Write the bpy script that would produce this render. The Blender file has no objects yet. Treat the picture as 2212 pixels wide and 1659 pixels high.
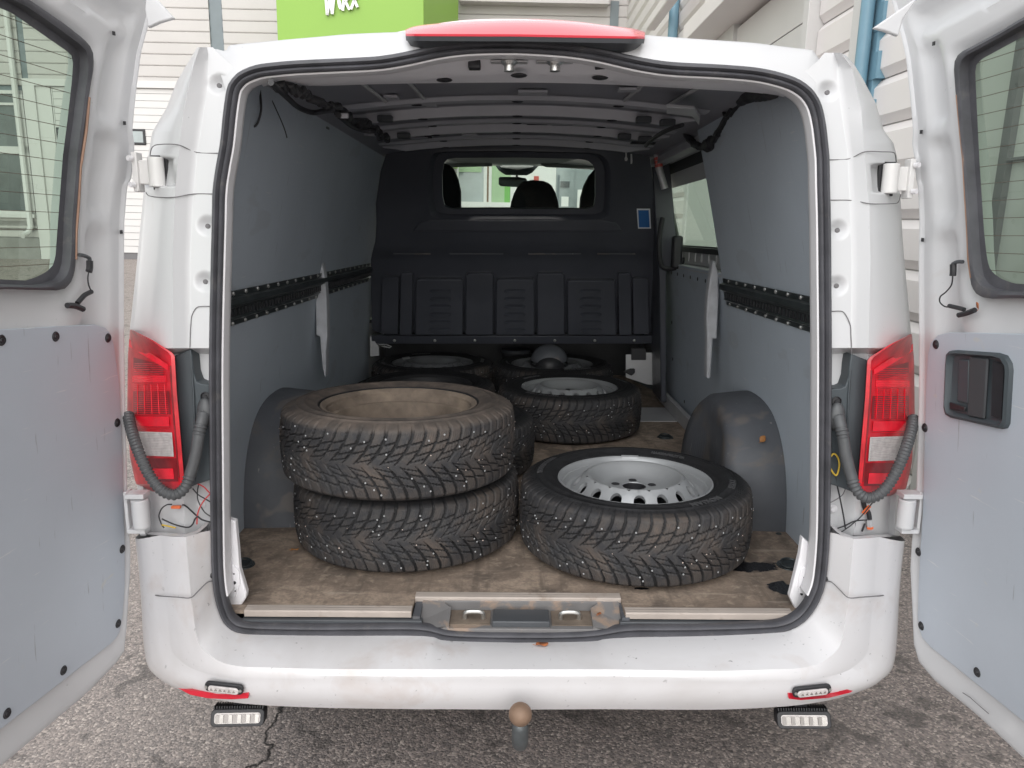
import bpy, bmesh, math, random
import numpy as np
from mathutils import Vector, Matrix
random.seed(7)
rnd = random.Random(11)
S = bpy.context.scene
COL = S.collection
# ------------------------------------------------------------------ camera
F_PX = 1640.0; CXP, CYP = 1106.0, 829.5          # focal length and centre, in a 2212 px wide frame
PITCH = 0.195; ROLL = 0.0065
CAM = Vector((-0.012, -1.67, 1.46))
_F = Vector((0, math.cos(PITCH), -math.sin(PITCH)))
_U0 = Vector((0, math.sin(PITCH), math.cos(PITCH))); _R0 = Vector((1, 0, 0))
_R = math.cos(ROLL)*_R0 + math.sin(ROLL)*_U0
_U = -math.sin(ROLL)*_R0 + math.cos(ROLL)*_U0
cd = bpy.data.cameras.new('camera'); cam = bpy.data.objects.new('camera', cd); COL.objects.link(cam)
cd.sensor_width = 36; cd.lens = 36*F_PX/2212; cd.clip_start = 0.05; cd.clip_end = 900
cam.matrix_world = Matrix(((_R.x, _U.x, -_F.x, CAM.x), (_R.y, _U.y, -_F.y, CAM.y), (_R.z, _U.z, -_F.z, CAM.z), (0, 0, 0, 1)))
S.camera = cam
# ------------------------------------------------------------------ world, sun, exposure
w = bpy.data.worlds.new('World'); S.world = w; w.use_nodes = True
nt = w.node_tree; bg = nt.nodes['Background']
sky = nt.nodes.new('ShaderNodeTexSky'); sky.sky_type = 'NISHITA'; sky.sun_disc = False
SUN_EL, SUN_AZ = math.radians(38), math.radians(181)
sky.sun_elevation = SUN_EL; sky.sun_rotation = SUN_AZ; sky.dust_density = 1.0; sky.air_density = 2.0; sky.ozone_density = 1.0
hs = nt.nodes.new('ShaderNodeHueSaturation'); hs.inputs['Saturation'].default_value = 0.10
nt.links.new(sky.outputs[0], hs.inputs['Color']); nt.links.new(hs.outputs[0], bg.inputs[0])
bg.inputs[1].default_value = 0.15
sl = bpy.data.lights.new('sun', 'SUN'); sl.energy = 0.35; sl.angle = math.radians(70); sl.color = (1.0, 0.975, 0.975)
so = bpy.data.objects.new('sun', sl); COL.objects.link(so)
_d = Vector((math.sin(SUN_AZ)*math.cos(SUN_EL), math.cos(SUN_AZ)*math.cos(SUN_EL), math.sin(SUN_EL)))
so.rotation_euler = _d.to_track_quat('Z', 'Y').to_euler()
S.view_settings.view_transform = 'Standard'; S.view_settings.look = 'None'
S.view_settings.exposure = 1.12; S.view_settings.gamma = 1; S.view_settings.use_curve_mapping = False
S.render.engine = 'CYCLES'
try:
    S.cycles.max_bounces = 10; S.cycles.transparent_max_bounces = 12; S.cycles.diffuse_bounces = 6; S.cycles.use_denoising = True
except Exception: pass

# ------------------------------------------------------------------ geometry helpers
def ray(px, py):
    u = float(px-CXP)/F_PX; v = float(CYP-py)/F_PX
    return _F + u*_R + v*_U
def at(px, py, Y):
    d = ray(px, py); return CAM + d*float((Y-CAM.y)/d.y)
def atz(px, py, Z):
    d = ray(px, py); return CAM + d*float((Z-CAM.z)/d.z)
def hit(px, py, p0, n):
    d = ray(px, py); return CAM + d*((p0-CAM).dot(n)/d.dot(n))
def rake(z): return 0.0 if z < 1.0 else 0.09*((z-1.0)/0.87)**1.4
def P(px, py, off=0.0):
    y = off
    for _ in range(4):
        p = at(px, py, y); y = off + rake(p.z)
    return at(px, py, y)
def lerp(a, b, t): return a+(b-a)*t
def catmull(pts, n, closed=False):
    pts = [Vector(p) for p in pts]; out = []; m = len(pts)
    segs = m if closed else m-1
    for i in range(segs):
        if closed: p0, p1, p2, p3 = pts[i-1], pts[i], pts[(i+1) % m], pts[(i+2) % m]
        else: p0, p1, p2, p3 = pts[max(i-1, 0)], pts[i], pts[i+1], pts[min(i+2, m-1)]
        for k in range(n):
            t = k/n
            out.append(0.5*((2*p1)+(p2-p0)*t+(2*p0-5*p1+4*p2-p3)*t*t+(3*p1-p0-3*p2+p3)*t**3))
    if not closed: out.append(pts[-1])
    return out
def resample(pts, n, closed=False):
    pts = [Vector(p) for p in pts]
    if closed: pts = pts+[pts[0]]
    L = [0]
    for a, b in zip(pts, pts[1:]): L.append(L[-1]+(b-a).length)
    out = []; j = 0; m = n if closed else n-1
    for i in range(n):
        s = L[-1]*i/m
        while j < len(L)-2 and L[j+1] < s: j += 1
        d = L[j+1]-L[j]; t = 0 if d < 1e-9 else (s-L[j])/d
        out.append(pts[j].lerp(pts[j+1], min(max(t, 0), 1)))
    return out

class MB:
    def __init__(s): s.v = []; s.f = []
    def add(s, vs, fs):
        b = len(s.v); s.v += [tuple(v) for v in vs]; s.f += [tuple(i+b for i in f) for f in fs]; return s
    def box(s, c, d, M=None):
        x, y, z = d[0]/2, d[1]/2, d[2]/2; c = Vector(c)
        vs = [Vector((a, b, e)) for a in (-x, x) for b in (-y, y) for e in (-z, z)]
        if M is not None: vs = [M @ v for v in vs]
        return s.add([v+c for v in vs], [(0,1,3,2),(4,6,7,5),(0,4,5,1),(2,3,7,6),(0,2,6,4),(1,5,7,3)])
    def box2(s, a, b):
        return s.box([(a[i]+b[i])/2 for i in range(3)], [abs(b[i]-a[i]) for i in range(3)])
    def loft(s, rows, close_u=False, close_v=False):
        n = len(rows[0]); m = len(rows); vs = [p for r in rows for p in r]; fs = []
        for j in range(m if close_v else m-1):
            j2 = (j+1) % m
            for i in range(n if close_u else n-1):
                i2 = (i+1) % n; fs.append((j*n+i, j*n+i2, j2*n+i2, j2*n+i))
        return s.add(vs, fs)
    def tube(s, path, r, n=8, closed=False, cap=True, sx=1.0):
        path = [Vector(p) for p in path]; rows = []; m = len(path)
        up = Vector((0.13, 0.31, 0.94)).normalized(); prev = None
        for i, p in enumerate(path):
            if closed: t = path[(i+1) % m]-path[i-1]
            else: t = path[min(i+1, m-1)]-path[max(i-1, 0)]
            if t.length < 1e-9: t = Vector((0, 0, 1))
            t.normalize()
            if prev is None:
                a = t.cross(up)
                if a.length < 0.1: a = t.cross(Vector((1, 0, 0)))
                a.normalize()
            else:
                a = prev - t*prev.dot(t); a.normalize()
            prev = a; b = t.cross(a); rr = r[i] if isinstance(r, (list, tuple)) else r
            rows.append([p+a*math.cos(2*math.pi*k/n)*rr*sx+b*math.sin(2*math.pi*k/n)*rr for k in range(n)])
        s.loft(rows, close_u=True, close_v=closed)
        if cap and not closed:
            for rw in (rows[0], rows[-1]): s.add(rw, [tuple(range(n))])
        return s
    def sweep(s, path, frame_in, frame_out, prof, closed=True):
        rows = [[p + a*q[0] + b*q[1] for q in prof] for p, a, b in zip(path, frame_in, frame_out)]
        return s.loft(rows, close_u=True, close_v=closed)
    def lathe(s, prof, n=48, M=None, a0=0.0, a1=None):
        full = a1 is None; a1 = 2*math.pi if full else a1
        rows = []
        for k in range(n if full else n+1):
            a = a0+(a1-a0)*k/n
            rows.append([Vector((r*math.cos(a), r*math.sin(a), z)) for r, z in prof])
        if M is not None: rows = [[M @ p for p in r] for r in rows]
        return s.loft(rows, close_v=full)
    def prism(s, poly, off):
        poly = [Vector(p) for p in poly]; off = Vector(off); n = len(poly)
        vs = poly+[p+off for p in poly]
        return s.add(vs, [tuple(range(n)), tuple(range(2*n-1, n-1, -1))]+[(i, i+n, (i+1) % n+n, (i+1) % n) for i in range(n)])
    def sphere(s, c, r, n=10, m=6, sc=(1, 1, 1), half=False):
        c = Vector(c); rows = []
        for j in range(m+1):
            ph = (math.pi/2*(1-j/m)) if half else math.pi/2-math.pi*j/m
            rows.append([c+Vector((r*sc[0]*math.cos(ph)*math.cos(2*math.pi*k/n), r*sc[1]*math.cos(ph)*math.sin(2*math.pi*k/n), r*sc[2]*math.sin(ph))) for k in range(n)])
        return s.loft(rows, close_u=True)
    def mesh(s, name, smooth=False, angle=35):
        me = bpy.data.meshes.new(name); me.from_pydata(s.v, [], s.f); me.validate()
        bm = bmesh.new(); bm.from_mesh(me); bmesh.ops.remove_doubles(bm, verts=bm.verts, dist=1e-6)
        bmesh.ops.recalc_face_normals(bm, faces=bm.faces); bm.to_mesh(me); bm.free()
        if smooth:
            me.polygons.foreach_set('use_smooth', [True]*len(me.polygons)); me.set_sharp_from_angle(angle=math.radians(angle))
        return me
def link(name, me, m, parent=None, bevel=0, loc=None, segs=2):
    if m is not None and not me.materials: me.materials.append(m)
    o = bpy.data.objects.new(name, me); COL.objects.link(o)
    if parent is not None: o.parent = parent
    if loc is not None: o.location = loc
    if bevel:
        b = o.modifiers.new('bevel', 'BEVEL'); b.width = bevel; b.segments = segs; b.limit_method = 'ANGLE'; b.angle_limit = math.radians(30)
        me.polygons.foreach_set('use_smooth', [True]*len(me.polygons)); me.set_sharp_from_angle(angle=math.radians(35))
    return o
def part(name, mb, m, parent, smooth=False, bevel=0, angle=35, label=None, kind=None, segs=2):
    o = link(name, mb.mesh(name, smooth, angle), m, parent, bevel, segs=segs)
    if label: o['label'] = label
    if kind: o['kind'] = kind
    return o
def thing(name, label, cat, loc=(0, 0, 0), group=None, rot=(0, 0, 0)):
    o = bpy.data.objects.new(name, None); COL.objects.link(o); o.location = loc; o.rotation_euler = rot
    o.empty_display_size = 0.1; o['label'] = label; o['category'] = cat
    if group: o['group'] = group
    return o
def tag(o, label, cat, group=None):
    o['label'] = label; o['category'] = cat
    if group: o['group'] = group
    return o
def text_verts(txt, size, extrude, bold=0.0, shear=0.0, spacing=1.0):
    cu = bpy.data.curves.new('txt', 'FONT'); cu.body = txt; cu.size = size; cu.extrude = extrude; cu.offset = bold; cu.shear = shear
    cu.align_x = 'CENTER'; cu.align_y = 'CENTER'; cu.space_character = spacing; cu.resolution_u = 3
    o = bpy.data.objects.new('txt', cu); COL.objects.link(o)
    dg = bpy.context.evaluated_depsgraph_get(); me = bpy.data.meshes.new_from_object(o.evaluated_get(dg))
    vs = [v.co.copy() for v in me.vertices]; fs = [tuple(p.vertices) for p in me.polygons]
    bpy.data.objects.remove(o); bpy.data.curves.remove(cu); bpy.data.meshes.remove(me)
    return vs, fs

# ------------------------------------------------------------------ materials
def mk(name, base, rough=0.5, metal=0.0, scratch=None, var=0.0, vscale=8.0, bump=0.0, bscale=60.0, spec=0.5, dirt=None, coat=0.0, grain=0.0, rvar=0.0):
    """dirt = list of (colour, amount, scale, threshold)"""
    m = bpy.data.materials.new(name); m.use_nodes = True; t = m.node_tree; N = t.nodes; L = t.links
    b = N['Principled BSDF']; b.inputs['Roughness'].default_value = rough; b.inputs['Metallic'].default_value = metal
    b.inputs['Specular IOR Level'].default_value = spec
    if coat: b.inputs['Coat Weight'].default_value = coat; b.inputs['Coat Roughness'].default_value = 0.08
    tc = N.new('ShaderNodeTexCoord'); out = None
    rgb = N.new('ShaderNodeRGB'); rgb.outputs[0].default_value = (*base, 1); out = rgb.outputs[0]
    def noise(scale, detail=4, rg=0.55, dist=0.0):
        n = N.new('ShaderNodeTexNoise'); n.inputs['Scale'].default_value = scale; n.inputs['Detail'].default_value = detail
        n.inputs['Roughness'].default_value = rg; n.inputs['Distortion'].default_value = dist
        L.new(tc.outputs['Object'], n.inputs['Vector']); return n.outputs['Fac']
    if var:
        mr = N.new('ShaderNodeMapRange'); mr.inputs[1].default_value = 0.3; mr.inputs[2].default_value = 0.7
        mr.inputs[3].default_value = 1-var; mr.inputs[4].default_value = 1+var; L.new(noise(vscale), mr.inputs[0])
        mx = N.new('ShaderNodeVectorMath'); mx.operation = 'SCALE'; L.new(out, mx.inputs[0]); L.new(mr.outputs[0], mx.inputs['Scale']); out = mx.outputs[0]
    if grain:
        mr = N.new('ShaderNodeMapRange'); mr.inputs[1].default_value = 0.3; mr.inputs[2].default_value = 0.7
        mr.inputs[3].default_value = 1-grain; mr.inputs[4].default_value = 1+grain; L.new(noise(bscale*1.3, 2), mr.inputs[0])
        mx = N.new('ShaderNodeVectorMath'); mx.operation = 'SCALE'; L.new(out, mx.inputs[0]); L.new(mr.outputs[0], mx.inputs['Scale']); out = mx.outputs[0]
    for (c, amt, sc, th) in (dirt or []):
        cr = N.new('ShaderNodeMapRange'); cr.inputs[1].default_value = th; cr.inputs[2].default_value = th+0.12; cr.inputs[3].default_value = 0; cr.inputs[4].default_value = amt
        L.new(noise(sc, 5, 0.6, 0.4), cr.inputs[0])
        mx = N.new('ShaderNodeMix'); mx.data_type = 'RGBA'; L.new(cr.outputs[0], mx.inputs['Factor']); L.new(out, mx.inputs['A']); mx.inputs['B'].default_value = (*c, 1); out = mx.outputs['Result']
    for (c, amt, sc3, th, rot_) in (scratch or []):
        mp = N.new('ShaderNodeMapping'); mp.inputs['Scale'].default_value = sc3; mp.inputs['Rotation'].default_value = rot_; L.new(tc.outputs['Object'], mp.inputs[0])
        n = N.new('ShaderNodeTexNoise'); n.inputs['Scale'].default_value = 1.0; n.inputs['Detail'].default_value = 3; n.inputs['Distortion'].default_value = 0.25; L.new(mp.outputs[0], n.inputs['Vector'])
        cr = N.new('ShaderNodeMapRange'); cr.inputs[1].default_value = th; cr.inputs[2].default_value = th+0.035; cr.inputs[3].default_value = 0; cr.inputs[4].default_value = amt; L.new(n.outputs['Fac'], cr.inputs[0])
        mx = N.new('ShaderNodeMix'); mx.data_type = 'RGBA'; L.new(cr.outputs[0], mx.inputs['Factor']); L.new(out, mx.inputs['A']); mx.inputs['B'].default_value = (*c, 1); out = mx.outputs['Result']
    L.new(out, b.inputs['Base Color'])
    if rvar:
        mr = N.new('ShaderNodeMapRange'); mr.inputs[1].default_value = 0.3; mr.inputs[2].default_value = 0.7
        mr.inputs[3].default_value = max(rough-rvar, 0.02); mr.inputs[4].default_value = min(rough+rvar, 1); L.new(noise(vscale*1.7, 5), mr.inputs[0]); L.new(mr.outputs[0], b.inputs['Roughness'])
    if bump:
        bp = N.new('ShaderNodeBump'); bp.inputs['Strength'].default_value = bump; bp.inputs['Distance'].default_value = 0.002
        L.new(noise(bscale, 5), bp.inputs['Height']); L.new(bp.outputs[0], b.inputs['Normal'])
    return m
def mk_glass(name, tint, refl=0.10, rough=0.0):
    m = bpy.data.materials.new(name); m.use_nodes = True; t = m.node_tree; N = t.nodes; L = t.links
    N.remove(N['Principled BSDF']); o = N['Material Output']
    tr = N.new('ShaderNodeBsdfTransparent'); tr.inputs[0].default_value = (*tint, 1)
    gl = N.new('ShaderNodeBsdfGlossy'); gl.inputs['Roughness'].default_value = rough; gl.inputs['Color'].default_value = (0.9, 1, 0.95, 1)
    lw = N.new('ShaderNodeLayerWeight'); pw = N.new('ShaderNodeMath'); pw.operation = 'POWER'; pw.inputs[1].default_value = 5; L.new(lw.outputs['Facing'], pw.inputs[0])
    lw.inputs['Blend'].default_value = 0.5
    fr = N.new('ShaderNodeMath'); fr.operation = 'MULTIPLY_ADD'; L.new(pw.outputs[0], fr.inputs[0]); fr.inputs[1].default_value = 0.7; fr.inputs[2].default_value = 0.04
    mx = N.new('ShaderNodeMixShader'); L.new(fr.outputs[0], mx.inputs[0]); L.new(tr.outputs[0], mx.inputs[1]); L.new(gl.outputs[0], mx.inputs[2]); L.new(mx.outputs[0], o.inputs[0])
    return m
BROWN = (0.16, 0.115, 0.08); SOOT = (0.02, 0.02, 0.02)
M = {}
M['paint'] = mk('white_paint', (0.57, 0.573, 0.585), 0.34, var=0.02, vscale=3, coat=0.25, dirt=[((0.45, 0.38, 0.33), 0.25, 9, 0.66), (SOOT, 0.7, 110, 0.70)], bump=0.02, bscale=300)
M['paint_bumper'] = mk('white_bumper_plastic', (0.61, 0.60, 0.61), 0.40, var=0.02, vscale=3, coat=0.25, dirt=[((0.44, 0.36, 0.32), 0.35, 6, 0.56), ((0.40,0.37,0.35), 0.3, 2.2, 0.52), (SOOT, 0.85, 85, 0.665), ((0.1,0.09,0.09), 0.75, 38, 0.685)], bump=0.03, bscale=300)
M['paint_in'] = mk('white_paint_inside', (0.76, 0.75, 0.77), 0.38, var=0.03, vscale=5, dirt=[((0.4, 0.35, 0.3), 0.3, 14, 0.68)])
M['seam'] = mk('panel_gap_dark', (0.16, 0.155, 0.16), 0.8)
M['roofskin'] = mk('dark_roof_skin', (0.26, 0.26, 0.29), 0.4, var=0.1, vscale=4)
M['beam'] = mk('grey_roof_beam', (0.80, 0.79, 0.82), 0.4, var=0.05, vscale=5)
M['roofmetal'] = mk('grey_roof_metal', (0.42, 0.42, 0.45), 0.40, var=0.08, vscale=5, rvar=0.08)
M['seal'] = mk('rubber_seal', (0.068, 0.068, 0.077), 0.55, var=0.25, vscale=15, dirt=[((0.16, 0.15, 0.14), 0.45, 18, 0.60)], bump=0.2, bscale=120)
M['liner'] = mk('grey_liner_board', (0.455, 0.505, 0.565), 0.55, scratch=[((0.60, 0.61, 0.62), 0.5, (4, 7, 130), 0.69, (0.5, 0, 0)), ((0.18, 0.18, 0.19), 0.5, (4, 110, 6), 0.69, (0.25, 0, 0)), ((0.30, 0.30, 0.30), 0.18, (2, 3, 9), 0.64, (0.2, 0, 0))], var=0.05, vscale=2.5, grain=0.035, bscale=420, bump=0.05, dirt=[((0.36, 0.34, 0.30), 0.3, 16, 0.69), ((0.16, 0.16, 0.17), 0.5, 30, 0.72)])
M['liner_door'] = mk('grey_door_board', (0.455, 0.495, 0.55), 0.5, scratch=[((0.62, 0.62, 0.62), 0.55, (4, 9, 150), 0.69, (0.6, 0, 0)), ((0.20, 0.20, 0.21), 0.5, (4, 120, 8), 0.70, (0.3, 0, 0)), ((0.55, 0.52, 0.44), 0.35, (9, 14, 18), 0.70, (0.2, 0, 0))], var=0.04, vscale=3, grain=0.02, bscale=500, dirt=[((0.42, 0.40, 0.34), 0.5, 11, 0.71), ((0.12, 0.12, 0.13), 0.5, 35, 0.76)])
M['arch'] = mk('grey_arch_plastic', (0.085, 0.090, 0.102), 0.58, var=0.15, vscale=6, rvar=0.10, dirt=[((0.13, 0.11, 0.095), 0.6, 7, 0.54), ((0.30, 0.30, 0.31), 0.6, 46, 0.685)], bump=0.3, bscale=40, scratch=[((0.28, 0.27, 0.26), 0.5, (60, 60, 6), 0.70, (0.25, 0.3, 0.2)), ((0.20, 0.17, 0.15), 0.5, (6, 5, 7), 0.60, (0.3, 0.4, 0))])
M['black'] = mk('black_plastic', (0.022, 0.022, 0.025), 0.5, var=0.2, vscale=10, bump=0.1, bscale=300)
M['darkgrey'] = mk('dark_grey_plastic', (0.06, 0.065, 0.072), 0.45, var=0.12, vscale=7, dirt=[((0.13, 0.12, 0.11), 0.4, 12, 0.62)])
M['bulkhead'] = mk('bulkhead_plastic', (0.058, 0.062, 0.076), 0.36, var=0.12, vscale=4, bump=0.12, bscale=250, rvar=0.08)
M['housing'] = mk('lamp_housing_plastic', (0.05, 0.062, 0.07), 0.5, var=0.12, vscale=7, dirt=[((0.13, 0.12, 0.11), 0.4, 12, 0.62)])
M['track'] = mk('black_steel_rail', (0.06, 0.07, 0.073), 0.35, metal=0.4, var=0.3, vscale=14, dirt=[((0.15, 0.16, 0.13), 0.5, 22, 0.62)])
M['bolt'] = mk('zinc_bolt', (0.62, 0.62, 0.60), 0.3, metal=0.9)
M['steel'] = mk('silver_wheel_paint', (0.37, 0.38, 0.39), 0.42, metal=0.35, var=0.05, vscale=10, rvar=0.05, dirt=[((0.33, 0.29, 0.26), 0.3, 24, 0.64)])
M['steel_dirty'] = mk('dusty_wheel_back', (0.155, 0.122, 0.095), 0.85, var=0.3, vscale=18, bump=0.4, bscale=160, dirt=[((0.10, 0.085, 0.07), 0.6, 20, 0.58), ((0.24, 0.19, 0.14), 0.6, 9, 0.58)])
M['alu'] = mk('worn_aluminium_strip', (0.43, 0.375, 0.335), 0.5, metal=0.2, var=0.10, vscale=12, dirt=[((0.26, 0.20, 0.15), 0.6, 14, 0.56)], bump=0.1)
M['stud'] = mk('carbide_stud', (0.42, 0.43, 0.44), 0.4, metal=0.4)
M['grit'] = mk('tread_grit', (0.62, 0.50, 0.44), 0.7, var=0.3, vscale=80)
M['rust'] = mk('rusty_ball_steel', (0.25, 0.165, 0.115), 0.6, metal=0.35, var=0.18, vscale=25, bump=0.2, bscale=150, dirt=[((0.10, 0.09, 0.08), 0.7, 25, 0.62)])
M['black_steel'] = mk('worn_black_steel', (0.10, 0.11, 0.115), 0.45, metal=0.5, var=0.2, vscale=25, dirt=[((0.2, 0.17, 0.14), 0.5, 20, 0.58)])
M['red'] = mk('red_lens', (0.50, 0.012, 0.022), 0.28, coat=0.15, var=0.35, vscale=22)
M['red_dark'] = mk('dark_red_lens', (0.20, 0.012, 0.016), 0.3, coat=0.15, var=0.3, vscale=30)
M['red_hot'] = mk('bright_red_lens', (0.80, 0.012, 0.03), 0.25, coat=0.2, var=0.15, vscale=30)
M['clear'] = mk('clear_ribbed_lens', (0.50, 0.465, 0.455), 0.25, coat=0.5, var=0.15, vscale=60)
M['reflector'] = mk('red_reflector', (0.55, 0.012, 0.03), 0.3, coat=0.3)
M['chrome'] = mk('led_reflector', (0.80, 0.79, 0.77), 0.15, metal=0.95)
M['orange'] = mk('orange_plastic', (0.75, 0.16, 0.05), 0.45)
M['copper'] = mk('copper_foil_tape', (0.33, 0.20, 0.14), 0.5, metal=0.3, var=0.2, vscale=20)
M['redwire'] = mk('red_wire', (0.55, 0.05, 0.05), 0.5)
M['yellowwire'] = mk('yellow_wire', (0.55, 0.38, 0.05), 0.5)
M['hose'] = mk('grey_rubber_hose', (0.075, 0.078, 0.082), 0.5, var=0.15, vscale=30, dirt=[((0.2, 0.19, 0.18), 0.3, 25, 0.6)])
M['handle'] = mk('black_handle_plastic', (0.05, 0.053, 0.058), 0.75, var=0.1)
M['leaf'] = mk('dry_leaf', (0.36, 0.12, 0.045), 0.7, var=0.3, vscale=60)
M['leaf2'] = mk('orange_leaf', (0.36, 0.16, 0.05), 0.7, var=0.3, vscale=60)
M['wall_white'] = mk('cream_wall_sheet', (0.50, 0.475, 0.46), 0.55, var=0.03, vscale=1.5, bump=0.05)
M['wall_right'] = mk('white_wall_sheet', (0.74, 0.70, 0.685), 0.5, var=0.03, vscale=1.5, bump=0.05)
M['door_white'] = mk('white_shutter', (0.60, 0.585, 0.575), 0.5, var=0.02, vscale=2)
M['plainpanel'] = mk('plain_light_panel', (0.56, 0.56, 0.54), 0.6, var=0.03, vscale=2)
M['grey_trim'] = mk('grey_metal_trim', (0.17, 0.20, 0.215), 0.5, var=0.06, vscale=4)
M['blue_pipe'] = mk('blue_downpipe', (0.16, 0.29, 0.37), 0.4, var=0.05)
M['green'] = mk('lime_green_cladding', (0.22, 0.40, 0.05), 0.45, var=0.02, vscale=1)
M['green2'] = mk('green_board', (0.20, 0.50, 0.12), 0.5, var=0.03)
M['palegreen'] = mk('pale_green_board', (0.42, 0.58, 0.36), 0.5, var=0.03)
M['sign_white'] = mk('white_letters', (0.82, 0.82, 0.80), 0.4)
M['winglass'] = mk('building_window_glass', (0.30, 0.345, 0.35), 0.12, var=0.25, vscale=1.2, coat=0.5)
M['windark'] = mk('dark_window_glass', (0.07, 0.085, 0.09), 0.08, var=0.5, vscale=1.0, coat=0.6)
M['concrete'] = mk('concrete_base', (0.27, 0.26, 0.25), 0.85, var=0.12, vscale=3, bump=0.2)
M['bluesticker'] = mk('blue_sticker', (0.03, 0.13, 0.36), 0.4)
M['whitesticker'] = mk('white_sticker', (0.7, 0.72, 0.75), 0.5)
M['redsticker'] = mk('red_sticker', (0.55, 0.10, 0.08), 0.5)
M['seat'] = mk('black_seat_fabric', (0.018, 0.018, 0.022), 0.9, var=0.2, vscale=20, bump=0.2)
M['headliner'] = mk('grey_headliner', (0.30, 0.31, 0.30), 0.9, var=0.05)
M['moss'] = mk('roadside_moss', (0.09, 0.14, 0.03), 0.9, var=0.4, vscale=40)
M['steel_shaded'] = mk('shaded_wheel_paint', (0.20, 0.205, 0.215), 0.42, metal=0.4, var=0.1, vscale=10)  # wheel silver darkened: the shade deep in the van is put into its colour
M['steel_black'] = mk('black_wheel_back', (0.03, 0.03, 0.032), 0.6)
M['galv'] = mk('galvanised_steel', (0.52, 0.52, 0.53), 0.45, metal=0.3, var=0.06, vscale=10)
M['glass_door'] = mk_glass('tinted_door_glass', (0.47, 0.555, 0.475))
M['glass_side'] = mk_glass('tinted_side_glass', (0.60, 0.72, 0.63))
M['glass_clear'] = mk_glass('clear_windscreen', (0.86, 0.92, 0.88))
M['glass_bulk'] = mk_glass('bulkhead_glass', (0.84, 0.90, 0.87))
M['wirefine'] = mk('heater_line', (0.10, 0.075, 0.055), 0.6)

def mk_rubber(name, dusty):
    m = bpy.data.materials.new(name); m.use_nodes = True; t = m.node_tree; N = t.nodes; L = t.links; b = N['Principled BSDF']
    b.inputs['Roughness'].default_value = 0.62; b.inputs['Specular IOR Level'].default_value = 0.3
    tc = N.new('ShaderNodeTexCoord')
    def noise(sc, det=5, dist=0.3):
        n = N.new('ShaderNodeTexNoise'); n.inputs['Scale'].default_value = sc; n.inputs['Detail'].default_value = det; n.inputs['Roughness'].default_value = 0.62; n.inputs['Distortion'].default_value = dist
        L.new(tc.outputs['Object'], n.inputs['Vector']); return n.outputs['Fac']
    def rng(src, a, bb, c, d):
        r = N.new('ShaderNodeMapRange'); r.inputs[1].default_value = a; r.inputs[2].default_value = bb; r.inputs[3].default_value = c; r.inputs[4].default_value = d; L.new(src, r.inputs[0]); return r.outputs[0]
    def mix(f, a, bb):
        x = N.new('ShaderNodeMix'); x.data_type = 'RGBA'; L.new(f, x.inputs['Factor'])
        for s, k in ((a, 'A'), (bb, 'B')):
            if isinstance(s, tuple): x.inputs[k].default_value = (*s, 1)
            else: L.new(s, x.inputs[k])
        return x.outputs['Result']
    def mul(a, c):
        x = N.new('ShaderNodeMath'); x.operation = 'MULTIPLY'; x.use_clamp = True; L.new(a, x.inputs[0])
        if isinstance(c, float): x.inputs[1].default_value = c
        else: L.new(c, x.inputs[1])
        return x.outputs[0]
    at_ = N.new('ShaderNodeAttribute'); at_.attribute_name = 'tread'      # 1 on the tops of the tread blocks, 0 elsewhere
    c = mix(rng(noise(30), 0.3, 0.7, 0, 1), (0.010, 0.010, 0.011), (0.024, 0.024, 0.026))
    treadc = mix(rng(noise(9), 0.46, 0.68, 0, 1), (0.033, 0.033, 0.036), (0.092, 0.074, 0.063))
    treadc = mix(rng(noise(55, 3), 0.45, 0.62, 0, 0.6), treadc, (0.055, 0.052, 0.05))
    c = mix(at_.outputs['Fac'], c, treadc)
    if dusty:
        sep = N.new('ShaderNodeSeparateXYZ'); L.new(tc.outputs['Object'], sep.inputs[0])
        top = rng(sep.outputs['Z'], 0.078, 0.092, 0, 1)
        c = mix(mul(top, rng(noise(14), 0.25, 0.6, 0.55, 1.0)), c, mix(rng(noise(22), 0.35, 0.65, 0, 1), (0.066, 0.057, 0.051), (0.128, 0.103, 0.087)))
    L.new(c, b.inputs['Base Color'])
    bp = N.new('ShaderNodeBump'); bp.inputs['Strength'].default_value = 0.35; bp.inputs['Distance'].default_value = 0.0015; L.new(noise(170, 3), bp.inputs['Height']); L.new(bp.outputs[0], b.inputs['Normal'])
    return m
M['rubber'] = mk_rubber('tyre_rubber', False); M['rubber_dusty'] = mk_rubber('dusty_tyre_rubber', True)
M['letter'] = mk('moulded_rubber_letters', (0.055, 0.055, 0.058), 0.35)

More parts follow.
